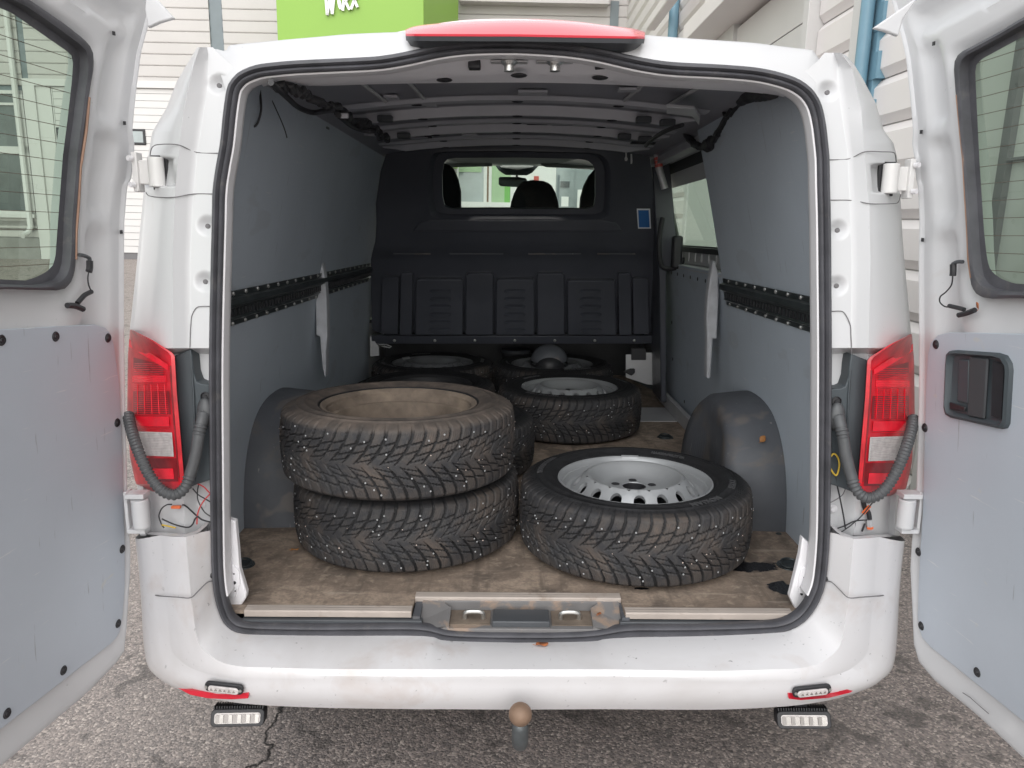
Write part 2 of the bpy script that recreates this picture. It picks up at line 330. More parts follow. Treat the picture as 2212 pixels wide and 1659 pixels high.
def mk_floor():
    m = bpy.data.materials.new('stained_plywood'); m.use_nodes = True; t = m.node_tree; N = t.nodes; L = t.links; b = N['Principled BSDF']
    tc = N.new('ShaderNodeTexCoord')
    def noise(sc, det=6, dist=0.4, vec=None, rg=0.6):
        n = N.new('ShaderNodeTexNoise'); n.inputs['Scale'].default_value = sc; n.inputs['Detail'].default_value = det; n.inputs['Roughness'].default_value = rg; n.inputs['Distortion'].default_value = dist
        L.new(vec or tc.outputs['Object'], n.inputs['Vector']); return n.outputs['Fac']
    def rng(src, a, bb, c, d):
        r = N.new('ShaderNodeMapRange'); r.inputs[1].default_value = a; r.inputs[2].default_value = bb; r.inputs[3].default_value = c; r.inputs[4].default_value = d; L.new(src, r.inputs[0]); return r.outputs[0]
    def mix(f, a, bb):
        x = N.new('ShaderNodeMix'); x.data_type = 'RGBA'; L.new(f, x.inputs['Factor'])
        for s, k in ((a, 'A'), (bb, 'B')):
            if isinstance(s, tuple): x.inputs[k].default_value = (*s, 1)
            else: L.new(s, x.inputs[k])
        return x.outputs['Result']
    mp = N.new('ShaderNodeMapping'); mp.inputs['Scale'].default_value = (5, 9, 1); L.new(tc.outputs['Object'], mp.inputs[0])
    c = mix(rng(noise(2.2, 8, 0.8), 0.38, 0.62, 0, 1), (0.25, 0.19, 0.145), (0.46, 0.36, 0.28))
    c = mix(rng(noise(3.0, 6, 1.0, mp.outputs[0]), 0.48, 0.66, 0, 0.45), c, (0.13, 0.10, 0.08))
    c = mix(rng(noise(5.5, 8, 1.2), 0.52, 0.66, 0, 0.8), c, (0.085, 0.068, 0.058))
    c = mix(rng(noise(130, 3, 0), 0.35, 0.65, 0, 0.45), c, (0.16, 0.125, 0.10))
    mp2 = N.new('ShaderNodeMapping'); mp2.inputs['Scale'].default_value = (26, 1.6, 1); mp2.inputs['Rotation'].default_value = (0, 0, 0.12); L.new(tc.outputs['Object'], mp2.inputs[0])
    c = mix(rng(noise(1.0, 5, 0.3, mp2.outputs[0]), 0.54, 0.66, 0, 0.55), c, (0.10, 0.078, 0.062))
    mp3 = N.new('ShaderNodeMapping'); mp3.inputs['Scale'].default_value = (2.5, 40, 1); mp3.inputs['Rotation'].default_value = (0, 0, -0.2); L.new(tc.outputs['Object'], mp3.inputs[0])
    c = mix(rng(noise(1.0, 4, 0.4, mp3.outputs[0]), 0.62, 0.68, 0, 0.6), c, (0.42, 0.35, 0.28))
    c = mix(rng(noise(2.6, 7, 2.0), 0.50, 0.62, 0, 0.55), c, (0.11, 0.085, 0.068))
    c = mix(rng(noise(14, 6, 1.5), 0.48, 0.70, 0, 0.5), c, (0.10, 0.08, 0.066))
    c = mix(rng(noise(38, 4, 0.2), 0.56, 0.7, 0, 0.5), c, (0.42, 0.34, 0.26))
    # oil spills, each a place on this board
    spill = None
    for (x, y, rx, ry) in ((0.655, 0.30, 0.085, 0.035), (0.60, 0.335, 0.06, 0.04), (0.70, 0.17, 0.045, 0.04), (0.50, 0.24, 0.03, 0.012), (0.33, 0.16, 0.02, 0.008)):
        vm = N.new('ShaderNodeMapping'); vm.inputs['Location'].default_value = (-x/rx, -y/ry, 0); vm.inputs['Scale'].default_value = (1/rx, 1/ry, 0); L.new(tc.outputs['Object'], vm.inputs[0])
        ln = N.new('ShaderNodeVectorMath'); ln.operation = 'LENGTH'; L.new(vm.outputs[0], ln.inputs[0])
        ad = N.new('ShaderNodeMath'); ad.operation = 'MULTIPLY_ADD'; L.new(noise(22, 4, 0.6), ad.inputs[0]); ad.inputs[1].default_value = 1.5; L.new(ln.outputs['Value'], ad.inputs[2])
        r = rng(ad.outputs[0], 1.62, 1.75, 1, 0)
        if spill is None: spill = r
        else:
            mxx = N.new('ShaderNodeMath'); mxx.operation = 'MAXIMUM'; L.new(spill, mxx.inputs[0]); L.new(r, mxx.inputs[1]); spill = mxx.outputs[0]
    c = mix(spill, c, (0.012, 0.012, 0.014)); L.new(c, b.inputs['Base Color'])
    L.new(rng(spill, 0, 1, 0.8, 0.25), b.inputs['Roughness'])
    vo = N.new('ShaderNodeTexVoronoi'); vo.inputs['Scale'].default_value = 95; L.new(tc.outputs['Object'], vo.inputs['Vector'])
    bp = N.new('ShaderNodeBump'); bp.inputs['Strength'].default_value = 0.35; bp.inputs['Distance'].default_value = 0.0015; L.new(vo.outputs['Distance'], bp.inputs['Height'])
    bp2 = N.new('ShaderNodeBump'); bp2.inputs['Strength'].default_value = 0.5; bp2.inputs['Distance'].default_value = 0.002; L.new(noise(9, 8, 0.5), bp2.inputs['Height']); L.new(bp.outputs[0], bp2.inputs['Normal']); L.new(bp2.outputs[0], b.inputs['Normal'])
    return m
M['floor'] = mk_floor()

def mk_asphalt():
    m = bpy.data.materials.new('worn_asphalt'); m.use_nodes = True; t = m.node_tree; N = t.nodes; L = t.links; b = N['Principled BSDF']
    tc = N.new('ShaderNodeTexCoord'); O = tc.outputs['Object']
    def noise(sc, det=6, dist=0.0, rg=0.6):
        n = N.new('ShaderNodeTexNoise'); n.inputs['Scale'].default_value = sc; n.inputs['Detail'].default_value = det; n.inputs['Roughness'].default_value = rg; n.inputs['Distortion'].default_value = dist
        L.new(O, n.inputs['Vector']); return n.outputs['Fac']
    def rng(src, a, bb, c, d):
        r = N.new('ShaderNodeMapRange'); r.inputs[1].default_value = a; r.inputs[2].default_value = bb; r.inputs[3].default_value = c; r.inputs[4].default_value = d; L.new(src, r.inputs[0]); return r.outputs[0]
    def mix(f, a, bb, bt='MIX'):
        x = N.new('ShaderNodeMix'); x.data_type = 'RGBA'; x.blend_type = bt
        if isinstance(f, float): x.inputs['Factor'].default_value = f
        else: L.new(f, x.inputs['Factor'])
        for s, k in ((a, 'A'), (bb, 'B')):
            if isinstance(s, tuple): x.inputs[k].default_value = (*s, 1)
            else: L.new(s, x.inputs[k])
        return x.outputs['Result']
    vo = N.new('ShaderNodeTexVoronoi'); vo.inputs['Scale'].default_value = 150; vo.inputs['Randomness'].default_value = 1; L.new(O, vo.inputs['Vector'])
    sp = N.new('ShaderNodeSeparateColor'); L.new(vo.outputs['Color'], sp.inputs[0])
    ramp = N.new('ShaderNodeValToRGB'); L.new(sp.outputs[0], ramp.inputs[0]); e = ramp.color_ramp.elements
    e[0].position = 0; e[0].color = (0.13, 0.115, 0.11, 1); e[1].position = 1; e[1].color = (0.55, 0.48, 0.43, 1)
    for p, c in ((0.3, (0.21, 0.185, 0.175, 1)), (0.65, (0.28, 0.24, 0.22, 1)), (0.88, (0.38, 0.32, 0.29, 1))):
        q = e.new(p); q.color = c
    # old dry asphalt (left) and a darker relaid patch with a ragged edge
    sep = N.new('ShaderNodeSeparateXYZ'); L.new(O, sep.inputs[0])
    ad = N.new('ShaderNodeMath'); ad.operation = 'MULTIPLY_ADD'; L.new(noise(6, 6), ad.inputs[0]); ad.inputs[1].default_value = 0.22; L.new(sep.outputs['X'], ad.inputs[2])
    patch = rng(ad.outputs[0], -0.63, -0.59, 0, 1)
    patch2 = rng(ad.outputs[0], 0.75, 1.35, 1, 0.55)
    mm = N.new('ShaderNodeMath'); mm.operation = 'MULTIPLY'; L.new(patch, mm.inputs[0]); L.new(patch2, mm.inputs[1])
    c = mix(rng(noise(1.4, 5), 0.35, 0.65, 0, 1), ramp.outputs[0], mix(0.25, ramp.outputs[0], (0.36, 0.31, 0.28)))
    dark = mix(1.0, ramp.outputs[0], (0.93, 0.93, 0.94), 'MULTIPLY')
    c = mix(mm.outputs[0], c, dark)
    c = mix(rng(noise(7, 6, 1.0), 0.56, 0.64, 0, 0.6), c, (0.07, 0.063, 0.06))
    ed = N.new('ShaderNodeMath'); ed.operation = 'ADD'; L.new(ad.outputs[0], ed.inputs[0]); ed.inputs[1].default_value = 0.61
    ab = N.new('ShaderNodeMath'); ab.operation = 'ABSOLUTE'; L.new(ed.outputs[0], ab.inputs[0])
    crack = rng(ab.outputs[0], 0.002, 0.010, 1, 0)
    c = mix(crack, c, (0.015, 0.013, 0.012))
    L.new(c, b.inputs['Base Color']); b.inputs['Roughness'].default_value = 0.72
    bp = N.new('ShaderNodeBump'); bp.inputs['Strength'].default_value = 0.6; bp.inputs['Distance'].default_value = 0.003; bp.invert = True; L.new(vo.outputs['Distance'], bp.inputs['Height'])
    bp2 = N.new('ShaderNodeBump'); bp2.inputs['Strength'].default_value = 0.5; bp2.inputs['Distance'].default_value = 0.006; L.new(noise(40, 5), bp2.inputs['Height']); L.new(bp.outputs[0], bp2.inputs['Normal']); L.new(bp2.outputs[0], b.inputs['Normal'])
    return m
M['asphalt'] = mk_asphalt()
# ================================================================== SETTING: ground and buildings
gp = [(-60, 0.0), (4.0, 0.0), (15.33, 0.86), (60, 1.6)]
mb = MB(); rows = []
for y, z in [(-60, 0), (-6, 0), (-2, 0), (0, 0), (2, 0), (4, 0), (6, 0.10), (9, 0.34), (12, 0.59), (15.33, 0.86), (40, 1.2), (400, 1.2)]:
    rows.append([Vector((x, y, z)) for x in (-400, -60, -12, -6, -3, -1.5, 0, 1.5, 3, 6, 12, 60, 400)])
mb.loft(rows); g = link('ground', mb.mesh('ground'), M['asphalt']); g['kind'] = 'structure'
def ground_z(y): return float(np.interp(y, [4, 15.33], [0, 0.86]))

B0 = Vector((0, 15.33, 0.86))
BM = Matrix.Translation(B0) @ Matrix.Rotation(0.0135, 4, 'Y') @ Matrix.Rotation(0.021, 4, 'X')
BI = BM.inverted(); BN = (BM.to_3x3() @ Vector((0, 1, 0))); 
def fac(px, py, y=0.0):            # point on the facade ahead, in the building's own axes
    return BI @ hit(px, py, BM @ Vector((0, y, 0)), BN)
def bthing(name, label, cat, loc=(0, 0, 0), group=None):
    o = thing(name, label, cat, group=group); o.matrix_world = BM @ Matrix.Translation(Vector(loc)); return o

# ---- facade ahead (local x along it, z up, y=0 its sheet face; it faces -y)
hall = bthing('industrial_hall', 'pale corrugated industrial hall with windows and a shutter, standing ahead of the van', 'building')
gdl, gdr = fac(100, 400).x, fac(100, 400).x+4.1
gdt = fac(290, 190).z
wl, wr = fac(-120, 300).x, fac(62, 300).x
wt, wb_ = fac(30, 196).z, fac(40, 462).z
rw_l, rw_r = fac(989, 400).x, fac(1285, 400).x
rw_t, rw_b = fac(1100, 330).z, fac(1100, 445).z
XR = 2.29
openings = [(gdl-0.25, gdr+0.1, -0.1, gdt+0.02), (wl, wr, wb_, wt), (rw_l, rw_r, rw_b-1.6, rw_t)]
colx0, colx1 = fac(455, 40).x, fac(480, 40).x
openings.append((colx0-0.02, colx1+0.02, -1, 9))
dp0, dp1 = fac(64, 300).x, fac(78, 300).x
openings.append((dp0, dp1, -1, 9))
pitch = 0.225; z = 0.32; k = 0
def split(x0, x1, za, zb):
    iv = [(x0, x1)]
    for a, b, c, d in openings:
        if zb <= c+0.02 or za >= d-0.02: continue
        nv = []
        for p, q in iv:
            if b <= p or a >= q: nv.append((p, q)); continue
            if a > p: nv.append((p, a))
            if b < q: nv.append((b, q))
        iv = nv
    return [i for i in iv if i[1]-i[0] > 0.05]
def siding_mb(x0, x1, z0, h, face=1):
    m_ = MB(); d = 0.022
    prof = [(0.0, -0.004), (d*0.7, 0.0), (d, 0.016*h/0.225), (d, h*0.90), (d*0.3, h*0.955), (0.0, h*0.975)]
    ra = [Vector((x0, -p[0]-0.02, z0+p[1])) for p in prof]; rb = [Vector((x1, -p[0]-0.02, z0+p[1])) for p in prof]
    m_.loft([ra, rb]); m_.add(ra, [tuple(range(len(ra)))]); m_.add(rb, [tuple(range(len(rb)))]); return m_
while z < 6.55:
    for a, b in split(-15, XR, z, z+pitch): part('siding_course', siding_mb(a, b, z, pitch), M['wall_white'], hall)
    z += pitch
mb = MB()   # backing wall round the openings
xs = sorted({-15.0, gdl, gdr, wl, wr, rw_l, rw_r, XR+0.3}); 
def blocked(x): return [(c, d) for a, b, c, d in openings[:3] if a < x < b]
for a, b in zip(xs, xs[1:]):
    if b-a < 0.01: continue
    bl = blocked((a+b)/2)
    if bl: c, d = bl[0]; mb.box2((a, 0, d), (b, 0.2, 6.7)); 
    if bl and c > 0: mb.box2((a, 0, -0.4), (b, 0.2, c))
    if not bl: mb.box2((a, 0, -0.4), (b, 0.2, 6.7))
part('wall', mb, M['grey_trim'], hall)
mb = MB()
for a, b in split(-15, XR, 0.0, 0.3): mb.box2((a, -0.07, -0.5), (b, 0.0, 0.31))
part('plinth', mb, M['concrete'], hall)
# serrated dark strips between the sheets
def strip(x0, x1, z0, z1):
    m_ = MB(); m_.box2((x0, -0.012, z0), (x1, 0.0, z1)); zz = z0
    while zz < z1-pitch:
        m_.box2((x0-0.035, -0.012, zz+0.03), (x0, -0.002, zz+pitch*0.7)); m_.box2((x1, -0.012, zz+0.03), (x1+0.035, -0.002, zz+pitch*0.7)); zz += pitch
    return m_
part('joint_strip', strip(colx0, colx1, gdt+0.3, 6.6), M['grey_trim'], hall)
part('joint_strip', strip(dp0, dp1, 0.3, 6.6), M['grey_trim'], hall)
cx0, cx1 = fac(1318, 20).x, fac(1336, 20).x
part('corner_strip', MB().box2((cx0, -0.07, 0), (cx1, -0.03, fac(1325, 4).z)), M['grey_trim'], hall)
part('eave_trim', MB().box2((fac(995, 8).x, -0.35, fac(1100, 14).z), (fac(1312, 8).x, -0.05, fac(1100, -30).z)).box2((-15, -0.4, 6.55), (XR, 0, 6.8)), M['wall_white'], hall)
# garage door with its panels and windows
gd = part('roller_door', MB().box2((gdl-0.02, 0.02, -0.3), (gdr, 0.06, gdt)), M['seam'], hall)
ph = 0.145; zz = 0.03; n = 0
while zz < gdt-0.02:
    h = min(ph, gdt-zz)-0.008
    part('door_panel', MB().box2((gdl+0.35 if zz > -9 else gdl, -0.005, zz), (gdr-0.03, 0.02, zz+h)), M['door_white'], gd); zz += ph
part('door_frame', MB().box2((gdl-0.25, -0.06, -0.2), (gdl, 0.02, gdt+0.0)).box2((gdl, -0.02, 0), (gdl+0.31, 0.02, gdt)).box2((gdl+0.32, -0.01, 0), (gdl+0.345, 0.0, gdt)).box2((gdl-0.25, -0.06, gdt), (gdr+0.1, 0.02, gdt+0.14)).box2((gdr, -0.06, -0.2), (gdr+0.1, 0.02, gdt)), M['door_white'], hall, bevel=0.004)
for pxa, pxb, pya, pyb in ((125, 160, 276, 311), (287, 314, 279, 313)):
    a = fac(pxa, pyb); b = fac(pxb, pya)
    a.x -= 0.0 if pxa != 287 else 0.18
    f = part('door_window', MB().box2((a.x, -0.03, a.z), (b.x, -0.004, b.z)), M['black'], hall, bevel=0.03)
    part('pane', MB().box2((a.x+0.05, -0.034, a.z+0.05), (b.x-0.05, -0.028, b.z-0.05)), M['winglass'], f)
# window at left seen through the door glass
fr = MB(); fw = 0.07
fr.box2((wl, -0.06, wb_), (wr, 0.02, wb_+fw)); fr.box2((wl, -0.06, wt-fw), (wr, 0.02, wt)); fr.box2((wr-fw*1.5, -0.06, wb_), (wr, 0.02, wt)); fr.box2((wl, -0.06, wb_), (wl+fw, 0.02, wt))
b1 = fac(30, 323).z; b2 = fac(30, 226).z
fr.box2((wl, -0.06, b1-0.09), (wr, 0.02, b1+0.06)); fr.box2((wl, -0.055, b2-0.02), (wr, 0.02, b2+0.03)); fr.box2((wl, -0.12, wb_-0.08), (wr, -0.03, wb_))
f = part('window_frame', fr, M['door_white'], hall)
for za, zb in ((wb_+fw, b1-0.09), (b1+0.06, b2-0.02), (b2+0.03, wt-fw)): part('pane', MB().box2((wl+fw, -0.01, za), (wr-fw*1.5, 0.0, zb)), M['windark'], f)
part('wall_course', siding_mb(wl, wr, wb_-0.38, 0.26), M['wall_white'], hall)
# entrance windows seen through the cab
def fr_rect(pxa, pxb, pya, pyb, y0=-0.05, y1=0.0):
    a = fac(pxa, pyb); b = fac(pxb, pya); return (a.x, y0, a.z), (b.x, y1, b.z)
fm = MB(); zt, zb_ = rw_t, rw_b
x = lambda px: fac(px, 400).x
for pa, pb in ((1045, 1052), (1056, 1062), (1103, 1108), (987, 991), (1190, 1200), (1280, 1286)): fm.box2((x(pa), -0.08, rw_b-0.1), (x(pb), 0.0, rw_t))
fm.box2((x(987), -0.09, fac(1020, 446).z), (x(1108), 0.0, fac(1020, 436).z)); fm.box2((x(987), -0.08, rw_b-1.6), (x(1108), -0.0, fac(1020, 446).z))
ef = part('entrance_frame', fm, M['sign_white'], hall)
part('rusty_post', MB().box2((x(1052), -0.06, rw_b-0.1), (x(1056), -0.01, rw_t)), M['rust'], ef)
part('pane', MB().box2((x(991), -0.02, rw_b-0.1), (x(1045), 0.03, rw_t)), M['winglass'], ef)
part('blind', MB().box2((x(991), -0.05, fac(1020, 372).z), (x(1040), -0.03, rw_t)), M['palegreen'], ef)
part('pane', MB().box2((x(1062), -0.02, rw_b-0.1), (x(1103), 0.03, rw_t)), M['palegreen'], ef)
part('green_board', MB().box2((x(1077), -0.04, rw_b-0.1), (x(1090), -0.022, fac(1080, 405).z)), M['palegreen'], ef)
part('green_board', MB().box2((x(1090), -0.045, rw_b-0.1), (x(1102), -0.022, fac(1080, 403).z)), M['green2'], ef)
part('white_panel', MB().box2((x(1108), -0.04, rw_b-1.6), (x(1190), 0.05, rw_t)), M['sign_white'], ef)
a, b = fr_rect(1153, 1164, 381, 391, -0.06, -0.04)
part('red_notice', MB().box2(a, b), M['redsticker'], ef)
part('pane', MB().box2((x(1200), -0.02, rw_b-1.6), (x(1280), 0.03, rw_t)), M['winglass'], ef)
for pa, pb, ya, yb, mm in ((1232, 1243, 330, 446, 'winglass'), (1210, 1230, 392, 405, 'windark'), (1202, 1209, 378, 450, 'grey_trim'), (1246, 1262, 410, 450, 'sign_white'), (1212, 1228, 425, 446, 'sign_white')):
    a, b = fr_rect(pa, pb, ya, yb, -0.05, -0.021); part('interior_item', MB().box2(a, b), M[mm], ef)
# downpipe at the far left
dpx = fac(52, 300).x
mb = MB(); mb.tube([Vector((dpx, -0.12, 6.5)), Vector((dpx, -0.12, 0.55)), Vector((dpx-0.02, -0.2, 0.42)), Vector((dpx-0.05, -0.36, 0.36))], 0.06, 10)
o = link('downpipe', mb.mesh('downpipe', True), M['door_white']); o.matrix_world = BM; tag(o, 'white downpipe with a bent foot beside the window, seen through the left door glass', 'downpipe')

# ---- green sign box
sg = bthing('sign_box', 'lime green sign box with tilted white letters above the van roof', 'sign')
q = lambda px, py, y: BI @ hit(px, py, BM @ Vector((0, y, 0)), BN)
f0, f1, f2 = q(598, 40, -3.3), q(915, 40, -3.3), q(990, 40, -1.0)
zb0 = 0.0; zt0 = q(800, -260, -3.3).z
mb = MB(); pts = [Vector((f0.x, -3.3, 0)), Vector((f1.x, -3.3, 0)), Vector((f2.x, -1.0, 0)), Vector((f0.x, -1.0, 0))]
pts = [Vector((p.x, p.y, 1.9)) for p in pts]
mb.prism(pts, (0, 0, zt0-1.9)); part('cladding', mb, M['green'], sg, bevel=0.006)
part('post', MB().box2((f0.x+0.1, -3.1, -0.6), (f0.x+0.35, -2.85, 1.9)).box2((f1.x-0.35, -3.1, -0.6), (f1.x-0.1, -2.85, 1.9)), M['grey_trim'], sg)
def sg_pt(zx, zy): return q(542.2+zx*0.2451, zy*0.2451, -3.3)
def stroke_letter(strokes, w_=0.043):
    m_ = MB()
    for (a, b) in strokes:
        A, B_ = sg_pt(*a), sg_pt(*b); d_ = Vector((B_.x-A.x, 0, B_.z-A.z)).normalized(); n_ = Vector((d_.z, 0, -d_.x))*w_/2; e_ = d_*w_*0.2
        yb = -3.315; m_.prism([Vector((A.x, yb, A.z))-n_-e_, Vector((A.x, yb, A.z))+n_-e_, Vector((B_.x, yb, B_.z))+n_+e_, Vector((B_.x, yb, B_.z))-n_+e_], (0, -0.045, 0))
    o = part('letter', m_, M['sign_white'], sg, label='white raised letter of the tilted word WORX')
for st_ in ([((660, -90), (678, 134)), ((678, 134), (704, -10)), ((704, -10), (722, 126)), ((722, 126), (744, -90))], [((815, 96), (832, -70)), ((832, -64), (866, -34)), ((866, -34), (836, 24)), ((836, 20), (872, 88))], [((888, 84), (944, -64)), ((892, -50), (942, 66))]):
    stroke_letter(st_)
oc = sg_pt(786, 42); part('letter', MB().prism([Vector((oc.x+0.030*math.cos(a)-0.012*math.sin(a), -3.315, oc.z+0.085*math.sin(a))) for a in np.linspace(0, 2*math.pi, 17)[:-1]], (0, -0.045, 0)), M['sign_white'], sg)

# ---- wall running along the right (local plane x = XR, faces -x); y measured from the camera side
rw = bthing('side_hall', 'white corrugated hall wall with shutters, running close along the right of the van', 'building')
WN = BM.to_3x3() @ Vector((1, 0, 0))
def wallp(px, py, xo=0.0): return BI @ hit(px, py, BM @ Vector((XR-xo, 0, 0)), WN)
yA0 = 0.0                                   # far corner
y_pan0 = wallp(1499, 450).y                 # plain panel begins (through the side window)
y_g0 = wallp(1587, 60).y; y_g1 = wallp(1765, 100).y
y_t0 = wallp(1868, 150).y; y_t1 = wallp(1893, 150).y
y_p0, y_p1 = wallp(1897, 100).y, wallp(1916, 100).y
y_b = wallp(2190, 400).y
gt = wallp(1600, 60).z
bh = 4.9
pitch2 = 0.285
def rcourse(y0, y1, z0, h):
    m_ = MB(); d = 0.038
    prof = [(0.0, 0.0), (d, 0.055), (d, h*0.80), (0.0, h*0.97)]
    ra = [Vector((XR-p[0]-0.01, y0, z0+p[1])) for p in prof]; rb = [Vector((XR-p[0]-0.01, y1, z0+p[1])) for p in prof]
    m_.loft([ra, rb]); m_.add(ra, [(0, 1, 2, 3)]); m_.add(rb, [(0, 1, 2, 3)]); return m_
spans = [(y_pan0+0.02, yA0, -0.2, 9), (y_g0+0.1, y_pan0+0.02, gt+0.55, 9), (y_g1, y_g0+0.1, gt+0.55, 9), (y_t0+0.1, y_g1-0.12, -0.2, 9), (y_b+0.45, y_p1+0.05, -0.9, 9), (-19.5, y_b-3.4, -0.9, 9), (y_b-3.4, y_b+0.45, 4.0, 9)]
for y0, y1, za, zb in spans:
    if y1 < y0: y0, y1 = y1, y0
    if y1-y0 < 0.05: continue
    z = -1.0
    while z < 7.0:
        if z+0.01 >= za: part('siding_course', rcourse(y0, y1, z, pitch2), M['wall_right'], rw)
        z += pitch2
part('wall', MB().box2((XR, -19.5, -1.2), (XR+0.25, 0.3, 7.2)), M['wall_right'], rw)
part('plain_panel', MB().box2((XR-0.09, y_g0-0.3, -0.6), (XR-0.005, y_pan0, gt+0.5)), M['plainpanel'], rw)
part('panel_trim', MB().box2((XR-0.11, y_pan0-0.02, -0.6), (XR-0.0, y_pan0+0.12, gt+0.5)), M['door_white'], rw)
rd = part('shutter', MB().box2((XR-0.02, y_g1, -0.6), (XR-0.005, y_g0, gt)), M['black'], rw)
zz = -0.5
while zz < gt-0.05:
    part('door_panel', MB().box2((XR-0.05, y_g1, zz), (XR-0.02, y_g0-0.06, min(zz+0.42, gt-0.02))), M['door_white'], rd, bevel=0.004); zz += 0.43
part('canopy', MB().box2((XR-0.42, y_g1+0.0, gt+0.02), (XR, y_g0+0.6, gt+0.2)).box2((XR-0.2, y_g1, gt+0.2), (XR, y_g0+0.6, gt+0.5)), M['wall_right'], rw, bevel=0.008)
part('corner_post', MB().box2((XR-0.12, y_t0-0.0, -0.8), (XR-0.0, y_t1-0.02, wallp(1870, 327).z+5)).box2((XR-0.13, y_g1-0.11, -0.8), (XR, y_g1, 6.8)), M['door_white'], rw, bevel=0.004)
part('serrated_strip', (lambda m_: [m_.box2((XR-0.07, y_p1-0.05, zz_), (XR-0.0, y_p1+0.06, zz_+0.16)) for zz_ in [i*pitch2-1.0 for i in range(28)]] and m_)(MB().box2((XR-0.066, y_p1+0.0, -1.0), (XR-0.0, y_p0, 6.8))), M['blue_pipe'], rw)
# second shutter, near, seen through the right door glass
part('shutter', MB().box2((XR-0.06, y_b-3.3, -1.0), (XR-0.005, y_b+0.4, 4.0)), M['plainpanel'], rw)
part('shutter_joint', MB().box2((XR-0.09, y_b-0.06, -1.0), (XR-0.06, y_b+0.0, 4.0)).box2((XR-0.09, y_b-3.3, 1.25), (XR-0.06, y_b-0.06, 1.262)), M['seam'], rw)
# gutter over the far part
part('gutter', MB().box2((XR-0.40, wallp(1453, 66).y-3.0, 0), (XR-0.26, wallp(1453, 66).y, 0.14)), M['wall_right'], rw, bevel=0.02).location = (0, 0, wallp(1460, 52).z-0.05)
def pipe(name, y, z0, z1, m, label, xo=0.12, r=0.042):
    o = link(name, MB().tube([Vector((XR-xo, y, z1)), Vector((XR-xo, y, z0))], r, 12).mesh(name, True), m); o.matrix_world = BM; return tag(o, label, 'downpipe')
pipe('downpipe', (y_p0+y_p1)/2, -0.9, 6.9, M['blue_pipe'], 'blue downpipe beside the white corner post to the right of the van')
pipe('downpipe', wallp(1473, 50).y, wallp(1473, 120).z-2.0, 6.9, M['blue_pipe'], 'small blue downpipe behind the white gutter on the far right wall', r=0.07)
o = link('moss', None or MB().add(*(lambda r_: ([Vector((2.18+r_.uniform(-0.16, 0.1), 2.2+r_.uniform(-0.9, 1.2), r_.uniform(0, 0.05))) for _ in range(1500)], []))(random.Random(3))).mesh('moss'), M['moss'])
bpy.data.objects.remove(o)
mb = MB(); r_ = random.Random(5)
for _ in range(900):
    c = Vector((2.17+r_.uniform(-0.16, 0.10), 2.7+r_.uniform(-1.1, 1.3), 0)); a = r_.uniform(0, 6.28); l = r_.uniform(0.02, 0.05); dv = Vector((math.cos(a)*0.012, math.sin(a)*0.012, 0)); tip = Vector((r_.uniform(-.02, .02), r_.uniform(-.02, .02), l))
    mb.add([c-dv, c+dv, c+tip], [(0, 1, 2)])
o = link('moss', mb.mesh('moss'), M['moss']); tag(o, 'green moss and weeds growing along the foot of the right wall', 'moss'); o['kind'] = 'stuff'
# ================================================================== THE VAN
van = thing('delivery_van', 'white panel van with both rear doors open, loaded with studded wheels', 'van')
def part_xform(o): return o
SEAL = [(515,161),(497,183),(491,206),(485,250),(479,309),(470,360),(463,412),(461,490),(459,566),(456,700),(455,816),(456,960),(458,1124),(459,1190),(461,1241),(466,1285),(477,1323),(490,1346),(512,1361),(549,1367),(620,1369),(705,1370),(820,1369),(911,1370),(966,1382),(1040,1386),(1117,1387),(1200,1387),(1285,1383),(1357,1372),(1453,1371),(1560,1369),(1659,1365),(1700,1358),(1729,1343),(1751,1321),(1769,1290),(1781,1250),(1789,1159),(1791,1050),(1792,954),(1793,748),(1792,600),(1791,480),(1789,400),(1788,343),(1784,300),(1779,261),(1770,225),(1755,199),(1735,181),(1710,168),(1670,156),(1625,148),(1550,142),(1453,137),(1400,130),(1356,121),(1300,108),(1239,98),(1180,93),(1117,90),(1055,90),(996,93),(940,101),(886,113),(830,123),(780,127),(650,133),(600,137),(560,142),(535,150)]
sealpts = [P(x, y, 0.0) for x, y in SEAL]
ring = resample(catmull(sealpts, 4, True), 360, True)
cen = Vector((0.0, 0, 1.1))
def frames(ring):
    n = len(ring); ins = []
    for i, p in enumerate(ring):
        t = (ring[(i+1) % n]-ring[i-1]).normalized(); nn = Vector((0, 1, 0)).cross(t); nn.y = 0; nn.normalize()
        if nn.dot(cen-p) < 0: nn = -nn
        ins.append(nn)
    # smooth
    for _ in range(3): ins = [(ins[i-1]+ins[i]*2+ins[(i+1) % n]).normalized() for i in range(n)]
    return ins
ins = frames(ring); fy = [Vector((0, 1, 0))]*len(ring)
sprof = [(x_*0.86, y_) for x_, y_ in [(-0.002, 0.004), (-0.002, -0.006), (0.003, -0.014), (0.009, -0.015), (0.013, -0.008), (0.0145, -0.004), (0.017, -0.009), (0.021, -0.011), (0.0255, -0.008), (0.027, 0.004), (0.024, 0.02), (0.01, 0.02)]]
part('door_seal', MB().sweep(ring, ins, fy, sprof), M['seal'], van, smooth=True, angle=50, label='black double-lipped rubber seal round the rear opening')
